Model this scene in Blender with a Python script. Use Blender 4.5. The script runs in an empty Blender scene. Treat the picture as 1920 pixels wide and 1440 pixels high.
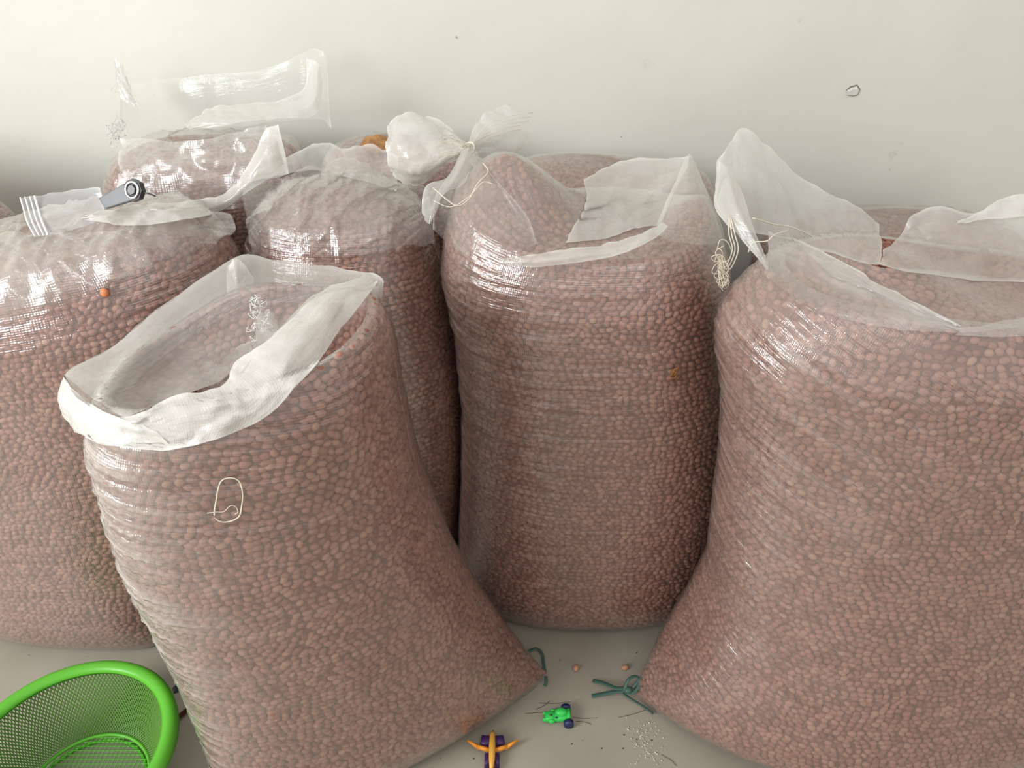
import bpy, math, random
import numpy as np
from mathutils import Vector, Matrix
from mathutils.bvhtree import BVHTree

random.seed(4)
C = bpy.context.scene.collection
R = math.radians

# ------------------------------------------------------------ camera, world, lights, exposure
H, PITCH, F = 1.35, R(33.0), 1400.0
cam_d = bpy.data.cameras.new('camera')
cam = bpy.data.objects.new('camera', cam_d); C.objects.link(cam)
cam.location = (0, 0, H)
cam.rotation_euler = (math.pi/2 - PITCH, 0, 0)
cam_d.sensor_fit = 'HORIZONTAL'; cam_d.sensor_width = 36.0
cam_d.lens = F/1920*36.0
cam_d.clip_start = 0.02
bpy.context.scene.camera = cam

world = bpy.data.worlds.new('world'); bpy.context.scene.world = world
world.use_nodes = True
bg = world.node_tree.nodes['Background']
bg.inputs[0].default_value = (1.0, 0.985, 0.95, 1); bg.inputs[1].default_value = 0.84

def area(name, loc, target, sx, sy, power, col):
    l = bpy.data.lights.new(name, 'AREA'); l.shape = 'RECTANGLE'; l.size = sx; l.size_y = sy
    l.energy = power; l.color = col
    o = bpy.data.objects.new(name, l); C.objects.link(o); o.location = loc
    o.rotation_euler = (Vector(target)-Vector(loc)).to_track_quat('-Z', 'Y').to_euler()
    return o
area('window_daylight', (-2.7, -0.9, 2.0), (0.1, 1.2, 0.6), 1.2, 1.4, 100, (0.97, 0.99, 1.0))
area('overhead_fill', (0.1, -0.6, 2.7), (0.1, 1.6, 0.7), 1.8, 1.4, 10, (1.0, 0.99, 0.95))  # added fill from an unseen overhead source, brightens the sack fronts

sc = bpy.context.scene
sc.view_settings.view_transform = 'Standard'
sc.view_settings.look = 'None'
sc.view_settings.gamma = 1.0
sc.view_settings.use_curve_mapping = False
sc.view_settings.exposure = 0.0
sc.cycles.max_bounces = 10
sc.cycles.transparent_max_bounces = 24
sc.cycles.caustics_reflective = False
sc.cycles.caustics_refractive = False

# ------------------------------------------------------------ from a sight line to a place
FW = np.array([0, math.cos(PITCH), -math.sin(PITCH)]); UP = np.array([0, math.sin(PITCH), math.cos(PITCH)])
def ray(u, v):
    return FW + np.array([(u-960)/F, 0, 0]) - (v-720)/F*UP
def P(u, v, Y, k=0.0, x0=0.0):          # where the sight line meets the upright plane y = Y + k (x-x0)
    d = ray(u, v); t = (Y-k*x0)/(d[1]-k*d[0])
    return np.array([0, 0, H]) + d*t
def G(u, v, z=0.0):                      # where it meets the height z
    d = ray(u, v); return np.array([0, 0, H]) + d*((z-H)/d[2])

# ------------------------------------------------------------ noise
def vnoise(x, y, seed=0):
    xi = np.floor(x).astype(np.int64); yi = np.floor(y).astype(np.int64)
    fx = x-xi; fy = y-yi
    fx = fx*fx*(3-2*fx); fy = fy*fy*(3-2*fy)
    def h(a, b):
        n = (a*374761393 + b*668265263 + seed*982451653) & 0xffffffff
        n = ((n ^ (n >> 13))*1274126177) & 0xffffffff
        n = n ^ (n >> 16)
        return (n & 0xffff)/65535.0
    return (h(xi, yi)*(1-fx)+h(xi+1, yi)*fx)*(1-fy) + (h(xi, yi+1)*(1-fx)+h(xi+1, yi+1)*fx)*fy
def ridged(x, y, seed=0, octv=3):
    r = 0; a = 1; tot = 0
    for o in range(octv):
        r = r + a*(1-np.abs(2*vnoise(x, y, seed+o)-1))**3; tot += a
        a *= .5; x = x*2.03+5.1; y = y*2.03+1.7
    return r/tot

# ------------------------------------------------------------ materials
def mat(name):
    m = bpy.data.materials.new(name); m.use_nodes = True
    nt = m.node_tree; nt.nodes.clear()
    out = nt.nodes.new('ShaderNodeOutputMaterial')
    return m, nt, out
def nd(nt, t, **kw):
    n = nt.nodes.new(t)
    for k, v in kw.items():
        if k.startswith('i_'):
            n.inputs[k[2:].replace('_', ' ')].default_value = v
        else: setattr(n, k, v)
    return n
def simple(name, col, rough=.5, spec=.5, noise=0.0, nscale=30, metal=0, bump=0.0):
    m, nt, out = mat(name)
    b = nd(nt, 'ShaderNodeBsdfPrincipled'); b.inputs['Roughness'].default_value = rough
    b.inputs['Metallic'].default_value = metal
    b.inputs['Specular IOR Level'].default_value = spec
    b.inputs['Base Color'].default_value = (*col, 1)
    tc = nd(nt, 'ShaderNodeTexCoord'); nz = nd(nt, 'ShaderNodeTexNoise'); nz.inputs['Scale'].default_value = nscale
    nz.inputs['Detail'].default_value = 4
    nt.links.new(tc.outputs['Object'], nz.inputs['Vector'])
    if noise:
        r = nd(nt, 'ShaderNodeMapRange'); r.inputs[1].default_value = .3; r.inputs[2].default_value = .7
        r.inputs[3].default_value = 1-noise; r.inputs[4].default_value = 1+noise
        nt.links.new(nz.outputs['Fac'], r.inputs[0])
        h = nd(nt, 'ShaderNodeHueSaturation'); h.inputs['Color'].default_value = (*col, 1)
        nt.links.new(r.outputs[0], h.inputs['Value']); nt.links.new(h.outputs[0], b.inputs['Base Color'])
    if bump:
        bp = nd(nt, 'ShaderNodeBump'); bp.inputs['Distance'].default_value = bump
        nt.links.new(nz.outputs['Fac'], bp.inputs['Height']); nt.links.new(bp.outputs[0], b.inputs['Normal'])
    nt.links.new(b.outputs[0], out.inputs[0])
    return m

def peanut_material(name, tint=(1, 1, 1)):
    m, nt, out = mat(name)
    b = nd(nt, 'ShaderNodeBsdfPrincipled')
    oi = nd(nt, 'ShaderNodeObjectInfo')
    cr = nd(nt, 'ShaderNodeValToRGB')
    e = cr.color_ramp.elements
    cols = [(0.0, (.36, .18, .145)), (.3, (.45, .25, .205)), (.6, (.52, .30, .25)), (.93, (.60, .38, .32)), (1.0, (.62, .43, .34))]
    e[0].position = 0; e[0].color = (*cols[0][1], 1); e[1].position = 1; e[1].color = (*cols[-1][1], 1)
    for p, c in cols[1:-1]:
        q = e.new(p); q.color = (*c, 1)
    for q in e:
        q.color = tuple(q.color[i]*tint[i]*k for i, k in enumerate((.60, .455, .39)))+(1,)
    nt.links.new(oi.outputs['Random'], cr.inputs[0])
    tc = nd(nt, 'ShaderNodeTexCoord'); nz = nd(nt, 'ShaderNodeTexNoise'); nz.inputs['Scale'].default_value = 260
    nt.links.new(tc.outputs['Object'], nz.inputs['Vector'])
    hs = nd(nt, 'ShaderNodeHueSaturation'); mr = nd(nt, 'ShaderNodeMapRange')
    mr.inputs[3].default_value = .85; mr.inputs[4].default_value = 1.15
    nt.links.new(nz.outputs['Fac'], mr.inputs[0]); nt.links.new(mr.outputs[0], hs.inputs['Value'])
    nt.links.new(cr.outputs[0], hs.inputs['Color']); nt.links.new(hs.outputs[0], b.inputs['Base Color'])
    b.inputs['Roughness'].default_value = .55; b.inputs['Specular IOR Level'].default_value = .3
    nt.links.new(b.outputs[0], out.inputs[0])
    return m

def film_material(name, base_haze, tint=(.92, .90, .85), gloss=.5, rough=.22, weave=1.0, fine=.0010, facing=.07):
    """thin woven plastic film: clear with a white haze, glossy wrinkles"""
    m, nt, out = mat(name); L = nt.links.new
    uv = nd(nt, 'ShaderNodeUVMap'); uv.uv_map = 'UVMap'
    at = nd(nt, 'ShaderNodeAttribute'); at.attribute_name = 'haze'
    wr = nd(nt, 'ShaderNodeAttribute'); wr.attribute_name = 'slack'
    # stretched wrinkles
    mp = nd(nt, 'ShaderNodeMapping'); mp.inputs['Scale'].default_value = (9, 95, 1); mp.inputs['Rotation'].default_value = (0, 0, .0)
    L(uv.outputs[0], mp.inputs[0])
    n1 = nd(nt, 'ShaderNodeTexNoise'); n1.inputs['Scale'].default_value = 1; n1.inputs['Detail'].default_value = 3; n1.inputs['Distortion'].default_value = .4
    L(mp.outputs[0], n1.inputs['Vector'])
    n2 = nd(nt, 'ShaderNodeTexNoise'); n2.inputs['Scale'].default_value = 16; n2.inputs['Detail'].default_value = 3
    L(uv.outputs[0], n2.inputs['Vector'])
    # weave: fine cross bands
    mw = nd(nt, 'ShaderNodeMapping'); mw.inputs['Scale'].default_value = (1, 1, 1)
    L(uv.outputs[0], mw.inputs[0])
    w1 = nd(nt, 'ShaderNodeTexWave'); w1.bands_direction = 'Y'; w1.inputs['Scale'].default_value = 90; w1.inputs['Distortion'].default_value = .6
    w2 = nd(nt, 'ShaderNodeTexWave'); w2.bands_direction = 'X'; w2.inputs['Scale'].default_value = 90; w2.inputs['Distortion'].default_value = .6
    L(mw.outputs[0], w1.inputs['Vector']); L(mw.outputs[0], w2.inputs['Vector'])
    ws = nd(nt, 'ShaderNodeMath', operation='ADD'); L(w1.outputs['Fac'], ws.inputs[0]); L(w2.outputs['Fac'], ws.inputs[1])
    # height
    sl = nd(nt, 'ShaderNodeMath', operation='MULTIPLY'); L(n1.outputs['Fac'], sl.inputs[0]); L(wr.outputs['Fac'], sl.inputs[1])
    n3 = nd(nt, 'ShaderNodeTexNoise'); n3.inputs['Scale'].default_value = 120; n3.inputs['Detail'].default_value = 2
    L(uv.outputs[0], n3.inputs['Vector'])
    a1 = nd(nt, 'ShaderNodeMath', operation='MULTIPLY_ADD'); L(n3.outputs['Fac'], a1.inputs[0]); a1.inputs[1].default_value = .35; L(sl.outputs[0], a1.inputs[2])
    a2 = nd(nt, 'ShaderNodeMath', operation='MULTIPLY_ADD'); L(ws.outputs[0], a2.inputs[0]); a2.inputs[1].default_value = .04*weave; L(a1.outputs[0], a2.inputs[2])
    bp = nd(nt, 'ShaderNodeBump'); bp.inputs['Distance'].default_value = fine*3; bp.inputs['Strength'].default_value = 1
    L(a2.outputs[0], bp.inputs['Height'])
    # haze amount
    hz = nd(nt, 'ShaderNodeMath', operation='ADD'); L(at.outputs['Fac'], hz.inputs[0]); hz.inputs[1].default_value = base_haze
    mr = nd(nt, 'ShaderNodeMapRange'); mr.inputs[1].default_value = .25; mr.inputs[2].default_value = .75; mr.inputs[3].default_value = .72; mr.inputs[4].default_value = 1.28
    L(n2.outputs['Fac'], mr.inputs[0])
    hm = nd(nt, 'ShaderNodeMath', operation='MULTIPLY'); L(hz.outputs[0], hm.inputs[0]); L(mr.outputs[0], hm.inputs[1])
    lw = nd(nt, 'ShaderNodeLayerWeight'); lw.inputs['Blend'].default_value = .25
    hl = nd(nt, 'ShaderNodeMath', operation='MULTIPLY_ADD'); L(lw.outputs['Facing'], hl.inputs[0]); hl.inputs[1].default_value = facing; L(hm.outputs[0], hl.inputs[2])
    hl.use_clamp = True
    df = nd(nt, 'ShaderNodeBsdfDiffuse'); df.inputs[0].default_value = (*tint, 1)
    tl = nd(nt, 'ShaderNodeBsdfTranslucent'); tl.inputs[0].default_value = (*tint, 1)
    dt = nd(nt, 'ShaderNodeMixShader'); dt.inputs[0].default_value = .35; L(df.outputs[0], dt.inputs[1]); L(tl.outputs[0], dt.inputs[2])
    L(bp.outputs[0], df.inputs['Normal'])
    tr = nd(nt, 'ShaderNodeBsdfTransparent')
    m1 = nd(nt, 'ShaderNodeMixShader'); L(hl.outputs[0], m1.inputs[0]); L(tr.outputs[0], m1.inputs[1]); L(dt.outputs[0], m1.inputs[2])
    gl = nd(nt, 'ShaderNodeBsdfGlossy'); gl.inputs['Roughness'].default_value = rough; gl.inputs['Color'].default_value = (1, 1, 1, 1)
    L(bp.outputs[0], gl.inputs['Normal'])
    fr = nd(nt, 'ShaderNodeLayerWeight'); fr.inputs['Blend'].default_value = .5; L(bp.outputs[0], fr.inputs['Normal'])
    pw = nd(nt, 'ShaderNodeMath', operation='POWER'); L(fr.outputs['Facing'], pw.inputs[0]); pw.inputs[1].default_value = 4
    fm = nd(nt, 'ShaderNodeMath', operation='MULTIPLY_ADD'); L(pw.outputs[0], fm.inputs[0]); fm.inputs[1].default_value = gloss; fm.inputs[2].default_value = .125*gloss; fm.use_clamp = True
    m2 = nd(nt, 'ShaderNodeMixShader'); L(fm.outputs[0], m2.inputs[0]); L(m1.outputs[0], m2.inputs[1]); L(gl.outputs[0], m2.inputs[2])
    L(m2.outputs[0], out.inputs[0])
    return m

M_PEANUT = peanut_material('peanut_skin')
M_CORE = simple('peanut_gap_shade', (.20, .085, .062), .9, .1, .3, 120)  # core under the nuts; shade of the gaps is put into its dark colour
M_FILM = film_material('sack_film', .035, tint=(.89, .82, .75), gloss=.95, rough=.19)
M_FLAP = film_material('sack_mouth_film', 0.0, gloss=.5, rough=.25, fine=.0007)
M_THREAD = simple('cream_thread', (.72, .66, .54), .8, .2)
M_TIE = simple('dark_green_strap', (.05, .11, .085), .5, .4)

# ------------------------------------------------------------ object helpers
def obj(name, verts, faces, m, parent=None, smooth=True, uv=None, attrs=None):
    me = bpy.data.meshes.new(name)
    me.from_pydata([tuple(map(float, p)) for p in verts], [], [tuple(map(int, f)) for f in faces])
    if uv is not None:
        l = me.uv_layers.new(name='UVMap')
        li = np.zeros(len(me.loops), dtype=np.int32); me.loops.foreach_get('vertex_index', li)
        l.data.foreach_set('uv', np.asarray(uv, dtype=np.float32)[li].ravel())
    for k, a in (attrs or {}).items():
        at = me.attributes.new(k, 'FLOAT', 'POINT'); at.data.foreach_set('value', np.asarray(a, dtype=np.float32).ravel())
    if smooth: me.polygons.foreach_set('use_smooth', [True]*len(me.polygons))
    me.materials.append(m); me.update()
    o = bpy.data.objects.new(name, me); C.objects.link(o)
    if parent is not None:
        o.parent = parent
        o.matrix_parent_inverse = Matrix.Translation(-Vector(parent.location))
    return o
def thing(name, label, cat, loc, group=None):
    o = bpy.data.objects.new(name, None); C.objects.link(o); o.location = loc
    o.empty_display_size = .05
    o['label'] = label; o['category'] = cat
    if group: o['group'] = group
    return o
def tag(o, label, cat, group=None, kind=None):
    o['label'] = label; o['category'] = cat
    if group: o['group'] = group
    if kind: o['kind'] = kind
    return o

class MB:
    def __init__(s): s.v = []; s.f = []
    def add(s, vs, fs):
        n = len(s.v); s.v += [tuple(p) for p in vs]; s.f += [tuple(i+n for i in f) for f in fs]
    def tube(s, pts, r, n=6, closed=False, flat=1.0, up=(0, 0, 1)):
        pts = [Vector(p) for p in pts]; m = len(pts); vs = []
        for i, p in enumerate(pts):
            a = pts[(i-1) % m] if (closed or i) else p; b = pts[(i+1) % m] if (closed or i < m-1) else p
            t = (b-a).normalized() if (b-a).length > 1e-9 else Vector((0, 0, 1))
            sd = t.cross(Vector(up))
            if sd.length < 1e-4: sd = t.cross(Vector((1, 0, 0)))
            sd.normalize(); n2 = sd.cross(t).normalized()
            rr = r[i] if isinstance(r, (list, tuple)) else r
            for j in range(n):
                q = 2*math.pi*j/n
                vs.append(p + sd*math.cos(q)*rr + n2*math.sin(q)*rr*flat)
        fs = []
        for i in range(m if closed else m-1):
            for j in range(n):
                a = i*n+j; b = i*n+(j+1) % n; c = ((i+1) % m)*n+(j+1) % n; d = ((i+1) % m)*n+j
                fs.append((a, b, c, d))
        if not closed:
            fs.append(tuple(range(n))[::-1]); fs.append(tuple((m-1)*n+j for j in range(n)))
        s.add(vs, fs)
    def box(s, c, sz, rot=0, taper=1.0, bev=.0):
        x, y, z = [q/2 for q in sz]; b = min(x, y, z)*bev if bev else 0
        vs = []
        for (zz, k, ins) in ((-z, 1, b), (-z+b, 1, 0), (z-b, taper, 0), (z, taper, b)) if b else ((-z, 1, 0), (z, taper, 0)):
            for (sx, sy) in ((-1, -1), (1, -1), (1, 1), (-1, 1)):
                px = sx*(x-ins)*k; py = sy*(y-ins)*k
                vs.append((c[0]+px*math.cos(rot)-py*math.sin(rot), c[1]+px*math.sin(rot)+py*math.cos(rot), c[2]+zz))
        fs = [(3, 2, 1, 0)]; nl = len(vs)//4
        for l in range(nl-1):
            for j in range(4):
                fs.append((l*4+j, l*4+(j+1) % 4, l*4+4+(j+1) % 4, l*4+4+j))
        fs.append(tuple((nl-1)*4+j for j in range(4)))
        s.add(vs, fs)
    def ell(s, c, r, rot=0, nu=14, nv=8, tilt=None):
        vs = []
        for i in range(nv+1):
            ph = math.pi*i/nv
            for j in range(nu):
                th = 2*math.pi*j/nu
                p = Vector((r[0]*math.sin(ph)*math.cos(th), r[1]*math.sin(ph)*math.sin(th), r[2]*math.cos(ph)))
                if tilt: p.rotate(tilt)
                vs.append((c[0]+p.x*math.cos(rot)-p.y*math.sin(rot), c[1]+p.x*math.sin(rot)+p.y*math.cos(rot), c[2]+p.z))
        fs = [(i*nu+j, i*nu+(j+1) % nu, (i+1)*nu+(j+1) % nu, (i+1)*nu+j) for i in range(nv) for j in range(nu)]
        s.add(vs, fs)
    def build(s, name, m, parent=None, smooth=True):
        return obj(name, s.v, s.f, m, parent, smooth)

def cr(a, sub, closed=False):            # Catmull-Rom along axis 0
    a = np.asarray(a, float); n = len(a); out = []
    segs = n if closed else n-1
    for i in range(segs):
        g = lambda j: a[j % n] if closed else (a[j] if 0 <= j < n else (2*a[0]-a[1] if j < 0 else 2*a[-1]-a[-2]))
        p0, p1, p2, p3 = g(i-1), g(i), g(i+1), g(i+2)
        for s in range(sub):
            t = s/sub
            out.append(.5*((2*p1)+(-p0+p2)*t+(2*p0-5*p1+4*p2-p3)*t*t+(-p0+3*p1-3*p2+p3)*t**3))
    if not closed: out.append(a[-1])
    return np.array(out)
def lerp_rs(a, sub, closed=False):
    a = np.asarray(a, float); n = len(a); out = []
    for i in range(n if closed else n-1):
        for s in range(sub): out.append(a[i]*(1-s/sub)+a[(i+1) % n]*s/sub)
    if not closed: out.append(a[-1])
    return np.array(out)
def grid_normals(g, closed=False):
    if closed: du = np.roll(g, -1, 1)-np.roll(g, 1, 1)
    else: du = np.gradient(g, axis=1)
    dv = np.gradient(g, axis=0)
    n = np.cross(du, dv); l = np.linalg.norm(n, axis=2, keepdims=True); l[l < 1e-12] = 1
    return n/l
def grid_faces(nr, nc, closed=False):
    fs = []
    for i in range(nr-1):
        for j in range(nc if closed else nc-1):
            fs.append((i*nc+j, i*nc+(j+1) % nc, (i+1)*nc+(j+1) % nc, (i+1)*nc+j))
    return fs

def sheet(name, rows, parent, haze=.35, sub=9, crumple=.006, sc=(30, 14), edge=(0, 0, 0, 0), seed=1, m=None, closed=False, drape=None, lift=.004, skew=0, pts3=False):
    """a piece of loose film through a net of control points (sight u, v, distance y)"""
    g = np.array([[p[:3] if pts3 else P(*p[:3]) for p in r] for r in rows])
    hz = np.array([[[p[3]] if len(p) > 3 else [haze] for p in r] for r in rows])
    g = cr(g, sub); g = cr(g.transpose(1, 0, 2), sub, closed).transpose(1, 0, 2)
    hz = lerp_rs(hz, sub); hz = lerp_rs(hz.transpose(1, 0, 2), sub, closed).transpose(1, 0, 2)[:, :, 0]
    nr, nc = g.shape[:2]
    mid = g[nr//2]; u = np.concatenate([[0], np.cumsum(np.linalg.norm(np.diff(mid, axis=0), axis=1))])
    midc = g[:, nc//2]; v = np.concatenate([[0], np.cumsum(np.linalg.norm(np.diff(midc, axis=0), axis=1))])
    U, V = np.meshgrid(u, v)
    d_ = np.zeros((nr, nc))
    if crumple:
        n = grid_normals(g, closed)
        d = ridged((U+V*skew)*sc[0]+seed*7.3, V*sc[1]+seed*3.1, seed, 3)-.35 + .6*(vnoise(U*sc[0]*.4+seed, V*sc[1]*.5, seed+9)-.5)
        if closed:
            w = np.clip(np.minimum(np.arange(nc), nc-1-np.arange(nc))/6, 0, 1)[None, :]; d = d*w
        g = g + n*(d*crumple)[:, :, None]; d_ = np.maximum(d+.25, 0)*crumple
        # a slightly uneven cut edge
        e = (vnoise(U*60, V*60, seed+3)-.5)*.004
        g[0, :, 2] += e[0]
    if drape is not None:                # lies over the sack: nothing of it may sink into the filling
        o0 = Vector((0, 0, H))
        for i in range(nr):
            for j in range(nc):
                d = Vector(g[i, j])-o0; L0 = d.length; d.normalize()
                hit = drape.bvh.ray_cast(o0, d)
                if hit[0] is not None and hit[3] < L0+lift:
                    g[i, j] = o0 + d*(hit[3]-lift-d_[i, j])
    t, b, l, r = edge
    fr = np.linspace(0, 1, nr)[:, None]; fc = np.linspace(0, 1, nc)[None, :]
    hz = hz + t*np.exp(-(V/.004)) + b*np.exp(-((V[-1:, :]-V)/.004))
    if not closed: hz = hz + l*np.exp(-(U/.004)) + r*np.exp(-((U[:, -1:]-U)/.004))
    return obj(name, g.reshape(-1, 3), grid_faces(nr, nc, closed), m or M_FLAP, parent,
               uv=np.stack([U, V], 2).reshape(-1, 2), attrs={'haze': hz.ravel(), 'slack': np.full(nr*nc, .5)})

# ------------------------------------------------------------ peanuts lying against the film (nobody could count them)
def peanut_nodes():
    ng = bpy.data.node_groups.new('heaped_peanuts', 'GeometryNodeTree')
    ng.interface.new_socket('Geometry', in_out='INPUT', socket_type='NodeSocketGeometry')
    ng.interface.new_socket('Geometry', in_out='OUTPUT', socket_type='NodeSocketGeometry')
    N = ng.nodes.new; L = ng.links.new
    gi = N('NodeGroupInput'); go = N('NodeGroupOutput')
    ico = N('GeometryNodeMeshIcoSphere'); ico.inputs['Radius'].default_value = 1; ico.inputs['Subdivisions'].default_value = 3
    sm = N('GeometryNodeSetShadeSmooth'); stm = N('GeometryNodeSetMaterial'); stm.inputs['Material'].default_value = M_PEANUT
    iop = N('GeometryNodeInstanceOnPoints')
    def na(n, t='FLOAT_VECTOR'):
        q = N('GeometryNodeInputNamedAttribute'); q.data_type = t; q.inputs['Name'].default_value = n; return q
    e2r = N('FunctionNodeEulerToRotation')
    jn = N('GeometryNodeJoinGeometry')
    L(gi.outputs[0], iop.inputs['Points']); L(na('nut', 'BOOLEAN').outputs['Attribute'], iop.inputs['Selection'])
    L(ico.outputs['Mesh'], sm.inputs[0]); L(sm.outputs[0], stm.inputs[0]); L(stm.outputs[0], iop.inputs['Instance'])
    L(na('rot').outputs['Attribute'], e2r.inputs[0]); L(e2r.outputs[0], iop.inputs['Rotation']); L(na('scl').outputs['Attribute'], iop.inputs['Scale'])
    L(iop.outputs[0], jn.inputs[0]); L(gi.outputs[0], jn.inputs[0]); L(jn.outputs[0], go.inputs[0])
    return ng
NG = peanut_nodes()
RS = np.random.RandomState(7)
def lay_nuts(g, du=.0134, dv=.0097, seed=0):
    """points all over a closed ring grid, in rows as the peanuts pack against the film"""
    n = grid_normals(g, True); cen = g.reshape(-1, 3).mean(0)
    s = np.sign(np.sum(n*(g-cen), axis=2, keepdims=True)); s[s == 0] = 1; n = n*s
    step = np.linalg.norm(np.diff(g, axis=0), axis=2).mean(1); arc = np.concatenate([[0], np.cumsum(step)])
    pts = []; rots = []; scls = []
    nth = g.shape[1]
    for r in np.arange(.004, arc[-1]-.004, dv):
        i = min(np.searchsorted(arc, r)-1, len(g)-2); f = (r-arc[i])/(arc[i+1]-arc[i]+1e-9)
        row = g[i]*(1-f)+g[i+1]*f
        seg = np.linalg.norm(np.roll(row, -1, 0)-row, axis=1); cum = np.concatenate([[0], np.cumsum(seg)]); per = cum[-1]
        m = max(1, int(per/du))
        a = (np.arange(m)+RS.rand())*per/m
        a = a + RS.normal(0, .0015, m)
        rr = r + .014*(vnoise(a*28+seed*9, np.full(m, r*22), seed)-.5) + RS.normal(0, .0011, m)
        a = np.mod(a + .012*(vnoise(a*25, np.full(m, r*30), seed+5)-.5), per)
        j = np.interp(a, cum, np.arange(nth+1)); j0 = np.floor(j).astype(int) % nth; j1 = (j0+1) % nth; fj = (j-np.floor(j))[:, None]
        ii = np.clip(np.interp(rr, arc, np.arange(len(g))), 0, len(g)-1.001); i0 = np.floor(ii).astype(int); fi = (ii-i0)[:, None]
        def smp(q): return (q[i0, j0]*(1-fj)+q[i0, j1]*fj)*(1-fi)+(q[i0+1, j0]*(1-fj)+q[i0+1, j1]*fj)*fi
        p = smp(g); z = smp(n); z /= np.linalg.norm(z, axis=1, keepdims=True)+1e-9
        t = g[i0, j1]-g[i0, j0]; t = t - z*np.sum(t*z, 1, keepdims=True); t /= np.linalg.norm(t, axis=1, keepdims=True)+1e-9
        b = np.cross(z, t)
        an = .8*(vnoise(a*18+3, np.full(m, r*18), seed+2)-.5)*2 + RS.normal(0, .42, m)
        x = t*np.cos(an)[:, None]+b*np.sin(an)[:, None]
        z = z + RS.normal(0, .14, (m, 3)); z = z - x*np.sum(z*x, 1, keepdims=True); z /= np.linalg.norm(z, axis=1, keepdims=True)
        y = np.cross(z, x)
        pts.append(p + z*RS.normal(0, .0006, m)[:, None])
        rots.append(np.stack([np.arctan2(y[:, 2], z[:, 2]), np.arcsin(np.clip(-x[:, 2], -1, 1)), np.arctan2(x[:, 1], x[:, 0])], 1))
        k = RS.normal(1, .06, m)[:, None]
        scls.append(np.stack([RS.uniform(.0061, .0076, m), RS.uniform(.0047, .0056, m), RS.uniform(.0044, .0050, m)], 1)*k)
    return np.concatenate(pts), np.concatenate(rots), np.concatenate(scls)

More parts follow.
